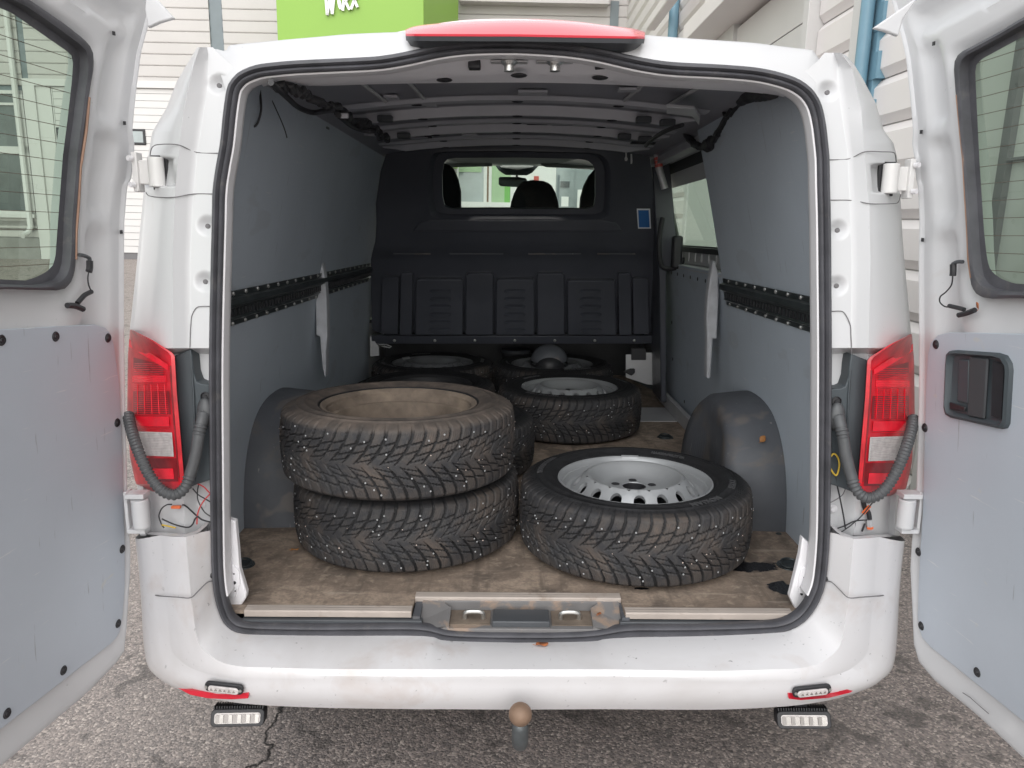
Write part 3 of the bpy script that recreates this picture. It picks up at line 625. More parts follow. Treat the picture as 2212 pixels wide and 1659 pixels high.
# inner flange / jamb
jprof = [(0.012, 0.008), (0.0225, 0.003), (0.0262, 0.006), (0.0262, 0.035), (0.0245, 0.052), (0.022, 0.055), (-0.06, 0.055)]
sel = [i for i in range(len(ring)) if ring[i].z < 0.60]; i1, i0 = min(sel), max(sel)
if i1 == 0: raise RuntimeError('ring start')
jr = list(range(i0+1, len(ring)))+list(range(0, i1))
jpath = [ring[i] for i in jr]; jin = [ins[i] for i in jr]
part('opening_jamb', MB().loft([[p+a*q[0]+Vector((0, 1, 0))*q[1] for q in jprof] for p, a in zip(jpath, jin)]), M['paint_in'], van, smooth=True, angle=40)

# ---- pillars
def col(ys, xs): return lambda y: float(np.interp(y, ys, xs))
LP = dict(sil=col([100,137,178,233,285,330,347,408,498,576,707,782,885,988,1053,1100,1158],[427,405,381,360,329,321,318,311,302,295,281,278,277,283,297,302,303]),
          r1=col([100,140,247,309,429,566,762,954,1050,1158],[432,418,395,388,377,372,374,389,396,400]),
          r2=col([100,117,206,329,446,566,751,829,1050,1158],[447,450,446,425,415,410,410,417,425,440]),
          se=col([100,112,140,161,206,309,412,566,816,1124,1158],[458,468,500,514,492,480,464,460,456,459,460]))
RP = dict(sil=col([112,120,137,172,223,281,309,340,422,515,542,717,782,885,1022,1057,1100,1160],[1812,1828,1844,1865,1892,1909,1930,1938,1945,1950,1952,1968,1970,1969,1958,1950,1946,1944]),
          r1=col([112,148,240,326,446,566,775,960,1050,1160],[1815,1841,1861,1866,1878,1880,1876,1862,1850,1843]),
          r2=col([112,137,240,329,446,566,765,830,1050,1160],[1800,1810,1818,1832,1837,1841,1839,1832,1822,1805]),
          se=col([112,130,150,165,199,261,343,480,748,954,1160],[1783,1768,1745,1712,1756,1780,1789,1792,1794,1792,1790]))
def smooth_bump(d, R): return 0.0 if d >= R else (0.5+0.5*math.cos(math.pi*d/R))
LD = [(472, 181), (447, 487), (442, 608)]; RD = [(1789, 196), (1811, 496), (1809, 617)]
for side, Q, DP in (('l', LP, LD), ('r', RP, RD)):
    rows = []; ys = list(np.arange(102 if side == 'l' else 114, 1159, 2.5)); sg_ = -1 if side == 'l' else 1
    DPw = [P(x, y, 0.0) for x, y in DP]
    for y in ys:
        y = float(y)
        a, b, c, d = (Q[k](y) for k in ('sil', 'r1', 'r2', 'se')); row = []
        tl = min(max((y-752)/12, 0), 1)                              # behind the lamp the body steps inwards
        low = min(max((y-1050)/12, 0), 1)
        cols = []
        cols += [(a, 0.50), (a, 0.28), (a, 0.16)]
        sc_ = 0.10
        for t in (0, .12, .25, .4, .55, .7, .85, 1.0):               # silhouette -> ridge 1, rounded
            cols.append((lerp(a, b, t), sc_*(1-t)**2.0-0.028*t))
        for t in (.33, .66, 1.0): cols.append((lerp(b, c, t), lerp(-0.028, 0.0, t)))
        nseg = 22
        for k in range(1, nseg+1): cols.append((lerp(c, d, k/nseg), 0.0))
        for i, (x, off) in enumerate(cols):
            if i < 3:
                p = P(a, y, 0.10); p = p+Vector((sg_*0.03*(off-0.10)*(2.2-2*(off-0.1)), off-0.10, 0))
            else:
                o_ = off + (0.045*tl*(1 if i > 4 else 0)) 
                p = P(x, y, o_)
                for dc in DPw:
                    dd = math.hypot(p.x-dc.x, p.z-dc.z); p.y += 0.016*smooth_bump(dd, 0.026)
                bx = abs(x-(345 if side == 'l' else 2261-345)); by = abs(y-(371 if side == 'l' else 385))
                p.y += 0.024*min(max((29-bx)/4, 0), 1)*min(max((32-by)/4, 0), 1)
            row.append(p)
        rows.append(row)
    part('rear_pillar', MB().loft(rows), M['paint'], van, smooth=True, angle=60)
    mb = MB(); 
    for dc in DPw: mb.lathe([(0, -0.001), (0.0055, -0.001), (0.0055, 0.004), (0.0028, 0.004), (0.0028, 0.010), (0, 0.010)], 12, Matrix.Translation(dc+Vector((0, 0.013, 0))) @ Matrix.Rotation(math.pi/2, 4, 'X'))
    for dc in DPw: part('pillar_screw', MB().lathe([(0, 0.0), (0.004, 0.0), (0.006, 0.002), (0.006, 0.006), (0, 0.006)], 12, Matrix.Translation(dc+Vector((sg_*(0.004), 0.011, -0.002))) @ Matrix.Rotation(-math.pi/2, 4, 'X')), M['seam'], van)
def seam(pts, off=-0.001, r=0.0010, closed=False, m='seam', n=6):
    return MB().tube(catmull([P(x, y, o-0.002) for x, y, o in pts], 5, closed), r, n, closed)
for name, pts in (('l', [(324,347,.06),(325,330,.045),(330,317,.03),(345,312,-.005),(386,313,-.027),(424,329,.001),(476,331,.0)]), ('l2', [(315,415,.06),(322,423,.045),(345,426,.0),(378,426,-.027),(418,419,.0),(462,419,.0)]), ('l3', [(410,751,.0),(412,700,.0),(415,680,.0),(424,665,.0),(436,662,.0),(455,662,.0)]),
                  ('r', [(1936,350,.06),(1934,335,.045),(1929,329,.03),(1905,328,-.005),(1867,328,-.027),(1834,343,.001),(1790,345,.0)]), ('r2', [(1946,420,.06),(1940,437,.045),(1925,440,.0),(1880,440,-.027),(1842,433,.0),(1793,432,.0)]), ('r3', [(1840,765,.0),(1838,720,.0),(1836,700,.0),(1824,676,.0),(1812,672,.0),(1793,673,.0)])):
    part('panel_gap', seam(pts), M['seam'], van, smooth=True)
# recess round the upper hinges
def poly_prism(pts, off, depth, m, name, bevel=0.0, parent=van, label=None, raked=True):
    fn = (lambda x, y: P(x, y, off)) if raked else (lambda x, y: at(x, y, off))
    return part(name, MB().prism([fn(x, y) for x, y in pts], (0, depth, 0)), m, parent, bevel=bevel, label=label)
M['paint_warm'] = mk('hinge_cover_plastic', (0.70, 0.69, 0.68), 0.38, var=0.02, dirt=[((0.45, 0.38, 0.33), 0.3, 12, 0.66)])
for side in (0, 1):
    mx_ = (lambda x: x) if side == 0 else (lambda x: 2261-x)
    dy = 0 if side == 0 else 14
    fr_ = [(329,345),(332,330),(342,323),(386,323),(398,334),(398,412),(386,416),(318,416),(316,408),(372,402),(374,340),(345,338),(337,350)]
    # upper hinge: barrel and arm to the door
    hp = P(mx_(338), 372+dy, 0.02)
    mb = MB().tube([hp+Vector((0, 0, -0.032)), hp+Vector((0, 0, 0.032))], 0.017, 16)
    s_ = -1 if side == 0 else 1
    mb.box(hp+Vector((s_*0.026, 0.008, 0)), (0.05, 0.014, 0.052)); mb.box(hp+Vector((s_*0.044, 0.006, 0.0)), (0.012, 0.03, 0.085))
    part('upper_hinge', mb, M['paint_warm'], van, smooth=True, bevel=0.002)
    mb = MB(); mb.tube([hp+Vector((s_*0.046, -0.012, 0.028)), hp+Vector((s_*0.05, -0.022, 0.028))], 0.006, 8); mb.tube([hp+Vector((s_*0.046, -0.012, -0.028)), hp+Vector((s_*0.05, -0.022, -0.028))], 0.006, 8)
    part('hinge_bolt', mb, M['paint_in'], van, smooth=True)
    part('hinge_gap', MB().box(hp+Vector((-s_*0.004, 0.014, 0)), (0.036, 0.008, 0.074)), M['black'], van)
    # lower hinge
    lp = P(mx_(304), 1108, 0.0); mb = MB().tube([lp+Vector((0, 0, -0.034)), lp+Vector((0, 0, 0.034))], 0.019, 18)
    mb.tube([lp+Vector((0, 0, -0.037)), lp+Vector((0, 0, -0.034))], 0.017, 18)
    mb.box(lp+Vector((s_*0.008, 0.008, 0.042)), (0.044, 0.036, 0.012)); mb.box(lp+Vector((s_*0.010, 0.006, -0.043)), (0.040, 0.032, 0.010)); mb.box(lp+Vector((s_*0.033, 0.014, 0.0)), (0.008, 0.03, 0.1))
    part('lower_hinge', mb, M['paint'], van, smooth=True, bevel=0.003)

# ---- header over the opening, roof skin, flanks
hb = [(470,150),(492,205),(500,180),(520,157),(560,141),(605,136),(650,132),(720,129),(780,126),(886,111),(940,99),(996,91),(1055,88),(1117,88),(1180,91),(1239,96),(1300,106),(1356,119),(1453,135),(1540,140),(1625,146),(1670,154),(1710,166),(1735,179),(1757,200),(1775,165)]
ht = [(463,112),(463,106),(480,110),(491,108),(500,98),(560,92),(620,86),(690,80),(759,74),(860,70),(930,68),(996,66),(1055,66),(1117,66),(1180,66),(1239,67),(1300,69),(1356,73),(1453,81),(1540,87),(1625,93),(1690,101),(1748,108),(1757,112),(1768,127),(1790,118)]
hb = hb[1:-1]; ht = ht[1:-1]
rows = []
for (bx, by), (tx, ty) in zip(hb, ht):
    b_ = P(bx, by, -0.004); t_ = P(tx, ty, 0.03); row = []
    for k in range(9):
        t = k/8; p = b_.lerp(t_, t); p.y -= 0.008*math.sin(math.pi*t*0.9)+0.0; row.append(p)
    row.append(t_+Vector((0, 0.02, 0.004))); row.append(t_+Vector((0, 0.08, 0.009))); rows.append(row)
rr = [catmull([rows[i][k] for i in range(len(rows))], 3) for k in range(len(rows[0]))]
part('roof_header', MB().loft(rr), M['paint'], van, smooth=True, angle=60)
top = rr[-1]
rf = [top, [p+Vector((0, 0.5, 0.015)) for p in top], [p+Vector((0, 1.8, 0.02)) for p in top], [p+Vector((0, 3.0, -0.005)) for p in top], [Vector((p.x*0.96, p.y+3.22, p.z-0.015)) for p in top]]
part('roof_skin', MB().loft(rf), M['paint'], van, smooth=True)
gut = []
for sg_, x0, y0 in ((-1, 445, 108), (1, 1800, 124)):
    e = top[0] if sg_ < 0 else top[-1]; o_ = P(x0, y0, 0.08)
    rowA = [e+Vector((0, dy_, 0)) for dy_ in (0, .5, 1.8, 3.0)]; rowB = [o_+Vector((0, dy_, -0.02)) for dy_ in (-0.05, .5, 1.8, 3.0)]; rowC = [o_+Vector((sg_*0.06, dy_, -0.06)) for dy_ in (0, .5, 1.8, 3.0)]; rowD = [o_+Vector((sg_*0.10, dy_, -0.16)) for dy_ in (0.1, .5, 1.8, 3.0)]
    part('roof_side', MB().loft([rowA, rowB, rowC, rowD]), M['paint'], van, smooth=True)
# flanks (outer skin), with openings for the sliding-door window and the cab windows
def XO(z): return float(np.interp(z, [0.28, 0.45, 0.8, 1.15, 1.4, 1.75, 1.86], [0.925, 0.955, 0.965, 0.955, 0.925, 0.83, 0.77]))
def XI(z): return float(np.interp(z, [0.56, 0.9, 1.2, 1.46, 1.7, 1.9], [0.84, 0.83, 0.795, 0.74, 0.685, 0.635]))
def flank(sg_, holes):
    ys = sorted(set([0.5, 0.8, 1.2, 1.6, 2.15, 2.45, 2.75, 3.45, 3.9]+[h[0] for h in holes]+[h[1] for h in holes])); zs = sorted(set([0.28, 0.45, 0.62, 0.8, 1.0, 1.15, 1.3, 1.4, 1.5, 1.6, 1.75, 1.86]+[h[2] for h in holes]+[h[3] for h in holes]))
    m_ = MB()
    for a, b in zip(ys, ys[1:]):
        for c, d in zip(zs, zs[1:]):
            yc, zc = (a+b)/2, (c+d)/2
            if any(h[0] < yc < h[1] and h[2] < zc < h[3] for h in holes): continue
            f = lambda y: 1.0 if y < 3.3 else 1-0.05*(y-3.3)
            m_.add([Vector((sg_*XO(c)*f(a), a, c)), Vector((sg_*XO(c)*f(b), b, c)), Vector((sg_*XO(d)*f(b), b, d)), Vector((sg_*XO(d)*f(a), a, d))], [(0, 1, 2, 3)])
    return m_
WR = (1.25, 2.62, 1.40, 1.77)
part('flank', flank(-1, [(2.75, 3.45, 1.15, 1.7)]), M['paint'], van, smooth=True)
part('flank', flank(1, [WR, (2.75, 3.45, 1.15, 1.7)]), M['paint'], van, smooth=True)
part('side_glass', MB().add([Vector((XO(WR[2])-0.012, WR[0], WR[2])), Vector((XO(WR[2])-0.012, WR[1], WR[2])), Vector((XO(WR[3])-0.012, WR[1], WR[3])), Vector((XO(WR[3])-0.012, WR[0], WR[3]))], [(0, 1, 2, 3)]), M['glass_side'], van)
for sg_ in (-1, 1): part('cab_window', MB().add([Vector((sg_*(XO(1.15)-0.01), 2.75, 1.15)), Vector((sg_*(XO(1.15)-0.01), 3.45, 1.15)), Vector((sg_*(XO(1.7)-0.01), 3.45, 1.7)), Vector((sg_*(XO(1.7)-0.01), 2.75, 1.7))], [(0, 1, 2, 3)]), M['glass_clear'], van)
# underbody, nose
part('underbody', MB().box2((-0.86, 0.12, 0.30), (0.86, 4.3, 0.50)), M['black'], van, bevel=0.02)
nose = []
for y, zt, xw in ((3.45, 1.18, 0.95), (3.8, 1.12, 0.94), (4.2, 1.0, 0.90), (4.42, 0.8, 0.80), (4.46, 0.45, 0.78)):
    nose.append([Vector((x_, y, zz_)) for x_, zz_ in ((-xw, 0.28), (-xw, zt-0.12), (-xw*0.85, zt), (0, zt+0.03), (xw*0.85, zt), (xw, zt-0.12), (xw, 0.28))])
part('bonnet', MB().loft(nose), M['paint'], van, smooth=True)
# ---- bumper with its U-shaped shelf
ST = [((1117,1387),(1117,1446),(1117,1471),(1117,1533)), ((960,1383),(960,1446),(960,1471),(960,1532)), ((911,1371),(905,1446),(905,1471),(905,1532)), ((705,1371),(705,1445),(705,1470),(705,1529)), ((549,1368),(583,1442),(575,1469),(565,1523)), ((522,1366),(525,1440),(510,1467),(490,1515)), ((503,1358),(480,1431),(462,1460),(430,1503)), ((486,1342),(452,1414),(415,1445),(375,1485)), ((475,1320),(434,1396),(385,1425),(345,1464)), ((468,1290),(424,1370),(368,1400),(326,1438)), ((464,1260),(419,1335),(362,1340),(318,1390)), ((461,1230),(413,1292),(355,1288),(315,1290)), ((459,1195),(407,1225),(352,1218),(308,1215)), ((458,1150),(401,1160),(345,1156),(301,1153))]
OF = [(0.004,-.125,-.132,-.105), (0.004,-.125,-.132,-.105), (0.004,-.125,-.132,-.105), (0.004,-.124,-.131,-.104), (0.004,-.12,-.125,-.095), (0.004,-.115,-.118,-.085), (0.004,-.105,-.105,-.06), (0.004,-.095,-.08,-.02), (0.004,-.085,-.06,.02), (0.004,-.078,-.045,.06), (0.004,-.072,-.035,.10), (0.004,-.065,-.03,.12), (0.004,-.06,-.025,.12), (0.004,-.055,-.02,.12)]
def bump_rows(mir):
    rows = []
    for pts, of in zip(ST, OF):
        ps = []
        for (x, y), o_ in zip(pts, of):
            if mir: x = 2*1117+3-x + (8 if x < 800 else 0)
            ps.append(at(x, y+(4 if mir and x > 1500 else 0), o_))
        a, b, c, d = ps; iv_ = Vector((max(-.5, min(.5, a.x))-a.x, 0, 0.75-a.z)).normalized(); a = min(ring, key=lambda q_: (q_-a).length)+Vector((0, 0.004, 0))+iv_*0.004; row = [a+iv_*0.004+Vector((0, 0.02, 0))]
        for k in range(7): t = k/6; q_ = a.lerp(b, t); q_.z += 0.006*math.sin(math.pi*t)*(1 if abs(b.x) < 0.6 else 0.3); row.append(q_)
        for t in (.08, .5, .92): q_ = b.lerp(c, t); q_ += (b-a).normalized()*0.004*math.sin(math.pi*t); row.append(q_)
        for k in range(7): t = k/6; q_ = c.lerp(d, t); n_ = Vector((d.x*0.6, -1, 0)).normalized() if abs(d.x) > 0.6 else Vector((0, -1, 0)); q_ += n_*(0.012+0.03*max(0, abs(d.x)-0.7)*4)*math.sin(math.pi*t)*0.8; row.append(q_)
        e = d+Vector((0, 0.03, -0.004)) if abs(d.x) < 0.75 else d+Vector((0, 0.05, 0)); row.append(e)
        f = Vector((d.x*0.99, d.y+0.4, d.z)); row.append(f); rows.append(row)
    return rows
for mir in (False, True):
    R_ = bump_rows(mir); R2 = [catmull([R_[i][k] for i in range(len(R_))], 5) for k in range(len(R_[0]))]
    if mir: RR = R2
    else: RL = R2
full = [list(reversed(l))+r[1:] for l, r in zip(RL, RR)]
bumper = part('rear_bumper', MB().loft(full), M['paint_bumper'], van, smooth=True, angle=28)
for mir in (0, 1):
    mx_ = (lambda x: x) if not mir else (lambda x: 2*1117+11-x)
    pts = [(315,1277,.085),(320,1280,.045),(330,1284,-.002),(342,1287,-.028),(355,1288,-.048),(385,1290,-.064),(412,1291,-.076),(430,1275,-.050),(448,1258,-.026),(461,1255,-.006)]
    part('bumper_gap', MB().tube(catmull([at(mx_(x), y, o_-0.002) for x, y, o_ in pts], 5), 0.0014, 6), M['seam'], bumper, smooth=True)
    # ledge at the top of the corner block
    lp = [at(mx_(x), y+(5 if mir else 0), o_) for x, y, o_ in ((301,1153,.12),(345,1156,-.02),(401,1160,-.055),(430,1150,-.03),(447,1135,.0),(452,1128,.045),(300,1128,.12))]
    mb = MB(); c_ = sum(lp, Vector())/len(lp)
    inner = [p.lerp(c_, 0.16)+Vector((0, 0.01, 0.0)) for p in lp]; deep = [p+Vector((0, 0.02, -0.03)) for p in inner]
    mb.loft([lp, inner, deep], close_u=True); part('corner_ledge', mb, M['paint_bumper'], bumper, smooth=True, angle=40)
    # reflector, marker lamp
    rp = [(382,1486),(412,1492),(470,1498),(537,1498),(536,1509),(500,1511),(450,1509),(410,1501)] if not mir else [(1702,1498),(1760,1497),(1830,1490),(1858,1484),(1835,1497),(1790,1508),(1730,1513),(1704,1510)]
    offs = [(-.02 if x < 400 or x > 1840 else (-.062 if x < 430 or x > 1810 else (-.093 if x < 480 or x > 1750 else -.116))) for x, y in rp]
    part('reflector', MB().prism([at(x, y, o_-(0.008 if 440 < x < 1790 else 0.030)) for (x, y), o_ in zip(rp, offs)], (0, 0.03, 0)), M['reflector'], bumper, bevel=0.0012)
    c0 = at(486, 1483, -.122) if not mir else at(1752, 1489, -.122)
    tilt = Matrix.Rotation(0.05*(1 if not mir else -1.2), 3, 'Y') @ Matrix.Rotation(-0.10*(1 if mir else -1)*-1, 3, 'Z')
    def lozenge(w_, h_, r_, n=6):
        o_ = []
        for sx, sz, a0 in ((1, 1, 0), (-1, 1, 90), (-1, -1, 180), (1, -1, 270)):
            for k in range(n+1):
                a = math.radians(a0+90*k/n); o_.append(Vector((sx*(w_/2-r_)+r_*math.cos(a), 0, sz*(h_/2-r_)+r_*math.sin(a))))
        return o_
    ml = part('marker_lamp', MB().prism([tilt @ p + c0 for p in lozenge(0.090, 0.024, 0.010)], (0, -0.008, 0)), M['black'], bumper, bevel=0.002)
    part('lens', MB().prism([tilt @ p + c0+Vector((0, -0.008, -0.002)) for p in lozenge(0.072, 0.016, 0.008)], (0, -0.005, 0)), M['clear'], ml, bevel=0.002)
    mb = MB()
    for k in range(6):
        c_ = tilt @ Vector((-0.026+k*0.0104, -0.0135, -0.002)) + c0; mb.add([c_+Vector((-.004, 0, -.003)), c_+Vector((.004, 0, -.003)), c_+Vector((0, -0.001, .004))], [(0, 1, 2)])
    part('led_chips', mb, M['chrome'], ml)
    mb = MB()
    for s_ in (-1, 1): c_ = tilt @ Vector((s_*0.040, -0.009, 0))+c0; mb.tube([c_, c_+Vector((0, -0.002, 0))], 0.0035, 10)
    part('screws', mb, M['bolt'], ml)
    # work lamp hanging under the bumper
    wc = at(513, 1551, -0.07) if not mir else at(1737, 1556, -0.07)
    R3 = Matrix.Rotation((0.06 if not mir else -0.09), 3, 'Y') @ Matrix.Rotation((0.13 if not mir else -0.13), 3, 'Z') @ Matrix.Rotation(-0.35, 3, 'X')
    wl_ = part('work_lamp', MB().prism([R3 @ (p+Vector((0, 0, 0))) + wc for p in lozenge(0.122, 0.040, 0.010, 3)], R3 @ Vector((0, 0.045, 0))), M['black'], van, bevel=0.002)
    mb = MB()
    for k in range(20):
        mb.box(R3 @ Vector((-0.055+k*0.0058, 0.025, 0.021)) + wc, (0.0022, 0.042, 0.010), R3)
    part('cooling_fins', mb, M['black'], wl_)
    f_ = part('lamp_window', MB().prism([R3 @ p + wc for p in lozenge(0.104, 0.024, 0.006, 3)], R3 @ Vector((0, -0.002, 0))), M['clear'], wl_)
    for k in range(5):
        c_ = R3 @ Vector((-0.040+k*0.020, -0.002, -0.001)) + wc; rw_ = []
        for a in range(7):
            an = math.pi*a/6; rw_.append([c_+R3 @ Vector((-0.0092*math.cos(an), 0.001-0.004*abs(math.cos(an))-0.001, zz_)) for zz_ in (-0.0095, 0.0095)])
        part('reflector_cup', MB().loft(rw_), M['chrome'], wl_, smooth=True)
    part('lamp_bracket', MB().box(wc+Vector((0, 0.03, 0.045)), (0.03, 0.012, 0.07)), M['black'], wl_)
# ---- tow ball
tb = at(1124, 1543, -0.20)
part('tow_ball', MB().sphere(tb, 0.0252, 32, 20), M['rust'], van, smooth=True)
part('tow_neck', MB().tube(catmull([tb+Vector((0, 0, -0.016)), tb+Vector((0, 0.0, -0.04)), tb+Vector((0, 0.008, -0.068)), tb+Vector((0, 0.035, -0.090)), tb+Vector((0, 0.12, -0.098)), tb+Vector((0, 0.45, -0.03))], 6), [0.013, 0.014, 0.0155, 0.017]+[0.018]*40, 16), M['black_steel'], van, smooth=True)
# ---- tail lamps
def lamp(mir):
    mx_ = (lambda x: x) if not mir else (lambda x: 2251-x)
    dy = 0 if not mir else 10
    L_ = col([712,760,782,885,988,1045,1062],[281,277,276,275,281,293,330]); R_ = col([712,735,765,851,954,1040,1062],[283,330,377,382,391,398,392])
    Pp = lambda x, y, o_: P(mx_(x), y+dy, o_)
    rows = []
    for y in np.linspace(712, 1062, 44):
        y = float(y); a, b = L_(y), R_(y)
        row = [Pp(a, y, 0.14)]
        for t in (0, .08, .2, .4, .6, .8, .92, 1.0): row.append(Pp(lerp(a, b, t), y, 0.082*(1-t)**1.9-0.036*t+(0.006 if t == 1.0 else 0)))
        row.append(Pp(b+1, y, -0.0)); row.append(Pp(b+1, y, 0.04)); rows.append(row)
    tl = part('tail_lamp', MB().loft(rows), M['red'], van, smooth=True, angle=30, label='tall red tail lamp with a clear reversing window')
    def band(y0, y1, x0, x1, m, name, lift=0.0035, slope=0.0):
        rr_ = []
        for y in np.linspace(y0, y1, 7):
            y = float(y); a, b = L_(min(max(y, 765), 1055)), R_(y); row = []
            for x_ in np.linspace(x0, x1, 7):
                t = (x_-0); xx = lerp(a, b, t); row.append(Pp(xx, y+slope*(t-0.5), 0.082*(1-t)**1.9-0.036*t-lift))
            rr_.append(row)
        part(name, MB().loft(rr_), M[m], tl, smooth=True)
    band(933, 985, 0.10, 0.84, 'clear', 'reversing_lens', slope=4)
    band(900, 921, 0.16, 0.80, 'red_hot', 'brake_lens')
    band(845, 895, 0.12, 0.85, 'red_dark', 'inner_bowl', 0.001)
    band(812, 826, 0.10, 0.80, 'red_hot', 'light_bar', 0.0015)
    band(990, 1040, 0.25, 0.88, 'red_dark', 'fog_bowl', 0.001)
    band(1012, 1035, 0.3, 0.8, 'red_hot', 'fog_lens', 0.003)
    band(782, 805, 0.12, 0.75, 'red_dark', 'indicator_bowl', 0.001, slope=26)
    band(762, 778, 0.02, 0.86, 'red_hot', 'upper_light_bar', 0.002, slope=62)
    mb = MB()
    for k in range(34):
        y = 786+k*4.2
        if 896 < y < 924: continue
        a, b = L_(y), R_(y); mb.tube([Pp(lerp(a, b, t), y, 0.082*(1-t)**1.9-0.036*t-0.0018) for t in (.14, .3, .45, .6, .8)], 0.0007, 4)
    for k in range(5):
        y0_, y1_ = (830, 894); t = 0.2+k*0.14; mb.tube([Pp(lerp(L_(y), R_(y), t), y, 0.082*(1-t)**1.9-0.036*t-0.0022) for y in (y0_, (y0_+y1_)/2, y1_)], 0.0009, 4)
    part('red_lens_ribs', mb, M['red_hot'], tl, smooth=True)['kind'] = 'stuff'
    part('edge_line', MB().tube([Pp(lerp(L_(y), R_(y), 0.90), y, -0.036*0.9-0.001) for y in range(790, 1050, 20)], 0.0016, 6), M['red_dark'], tl, smooth=True)
    mb = MB()
    for k in range(14):
        y = 936+k*3.5; a, b = L_(y), R_(y)
        mb.tube([Pp(lerp(a, b, t), y+4*(t-.5), 0.082*(1-t)**1.9-0.036*t-0.0042) for t in (.12, .3, .5, .7, .82)], 0.0008, 4)
    part('lens_ribs', mb, M['clear'], tl, smooth=True)['kind'] = 'stuff'
    hs_ = [(377,768),(396,761),(412,754),(416,780),(418,805),(425,825),(434,829),(457,831),(458,1036),(430,1045),(405,1055),(398,1048),(391,954),(382,851)]
    part('lamp_housing', MB().prism([Pp(x, y, 0.004) for x, y in hs_], (0, 0.06, 0)), M['housing'], van, bevel=0.0025)
    part('housing_ridge', MB().tube([Pp(414, 790, 0.003), Pp(418, 850, 0.001), Pp(421, 950, 0.001), Pp(421, 1040, 0.003)], 0.002, 6), M['housing'], van, smooth=True)
    part('housing_screw', MB().lathe([(0, 0), (0.004, 0), (0.0045, 0.003), (0.009, 0.0035), (0.010, 0.001), (0.012, 0.003), (0.0, 0.006)], 16, Matrix.Translation(Pp(443, 858, 0.0)) @ Matrix.Rotation(-math.pi/2, 4, 'X')), M['black'], van, smooth=True)
    # hose from pillar to door
    hp_ = [(443, 884, .02), (438, 900, -.015), (430, 935, -.03), (424, 975, -.035), (414, 1015, -.04), (400, 1052, -.05), (380, 1068, -.055), (357, 1064, -.055), (335, 1044, -.05), (315, 1012, -.04), (297, 970, -.02), (283, 925, .02), (277, 895, .05)]
    path = resample(catmull([Pp(x, y-(0 if not mir else 3), o_) for x, y, o_ in hp_], 8), 340)
    rad = []
    for i in range(340):
        t = i/339; corr = (t < 0.08 or 0.115 < t < 0.165 or t > 0.36)
        rad.append((0.0128 if t < 0.38 else 0.0118)+(0.0014*math.sin(i*2*math.pi/6.0) if corr else 0.0))
    part('cable_hose', MB().tube(path, rad, 14), M['hose'], van, smooth=True, angle=60)
    e_ = Pp(444, 890, 0.0)
    part('hose_boot', MB().sphere(e_, 0.022, 14, 10, (0.85, 0.7, 1.5)), M['hose'], van, smooth=True)
    return tl
lamp(False); lamp(True)
# wiring at the foot of the pillars
def wire(pts, r, m, name='wire', off=0.0, n=6):
    return part(name, MB().tube(catmull([P(x, y, o_+off) for x, y, o_ in pts], 8), r, n), M[m], van, smooth=True)
def sc2(z): return z   # helper kept simple
W1 = lambda x, y: (271.1+x*0.1307, 1003.1+y*0.1307)      # from an enlarged crop to picture units
def wl_pts(l, o_=0.006): return [(*W1(x, y), o_) for x, y in l]
wire(wl_pts([(560, 900), (555, 830), (600, 730), (680, 670), (770, 660)]), 0.0016, 'black')
wire(wl_pts([(940, 665), (1000, 690), (1080, 760), (1180, 850), (1280, 920), (1440, 960)]), 0.002, 'black')
wire(wl_pts([(560, 900), (600, 1000), (640, 1050)]), 0.0016, 'black')
wire(wl_pts([(600, 900), (750, 970), (900, 1020), (1040, 1040), (1110, 990), (1150, 900), (1200, 860)]), 0.0018, 'black')
wire(wl_pts([(1110, 400), (1200, 500), (1300, 560), (1400, 620)]), 0.0016, 'black')
wire(wl_pts([(1210, 330), (1190, 450), (1200, 600), (1300, 780), (1420, 870)]), 0.0014, 'black')
wire(wl_pts([(1190, 320), (1290, 370), (1360, 440), (1400, 480)]), 0.0016, 'redwire')
wire(wl_pts([(1400, 490), (1320, 570), (1240, 690), (1190, 830), (1180, 990)]), 0.0016, 'redwire')
wire(wl_pts([(600, 1000), (700, 1020), (830, 1050)]), 0.002, 'yellowwire')
part('connector', MB().box(P(*W1(838, 705), 0.004), (0.022, 0.01, 0.007)), M['orange'], van, bevel=0.002)
W2 = lambda x, y: (1762.2+x*0.2123, 867.5+y*0.2124)
def wr_pts(l, o_=0.006): return [(*W2(x, y), o_) for x, y in l]
wire(wr_pts([(195, 740), (215, 840), (250, 1000), (285, 1180), (300, 1290)]), 0.002, 'black')
wire(wr_pts([(220, 1290), (300, 1260), (400, 1215), (520, 1205)]), 0.0018, 'black')
wire(wr_pts([(120, 1460), (180, 1380), (300, 1300), (380, 1240), (470, 1160), (600, 1000)]), 0.0014, 'black')
wire(wr_pts([(300, 890), (270, 950), (200, 1000), (140, 1030)]), 0.0012, 'seam')
wire(wr_pts([(385, 1320), (400, 1230)], 0.02), 0.0022, 'black'); wire(wr_pts([(470, 1320), (500, 1240)], 0.02), 0.0022, 'black')
wire(wr_pts([(150, 560), (185, 530), (225, 570), (240, 650), (215, 745), (180, 730), (150, 680)], -0.004), 0.002, 'yellowwire')
wire(wr_pts([(480, 1000), (500, 1080), (540, 1140), (550, 1240)], 0.02), 0.006, 'black', 'cable_plug')
wire(wr_pts([(478, 1140), (515, 1100), (550, 1060)], 0.012), 0.0045, 'orange', 'splice')
wire(wr_pts([(545, 1200), (550, 1270)], 0.018), 0.0068, 'galv', 'connector'); wire(wr_pts([(550, 1270), (551, 1292)], 0.018), 0.0078, 'orange', 'connector')
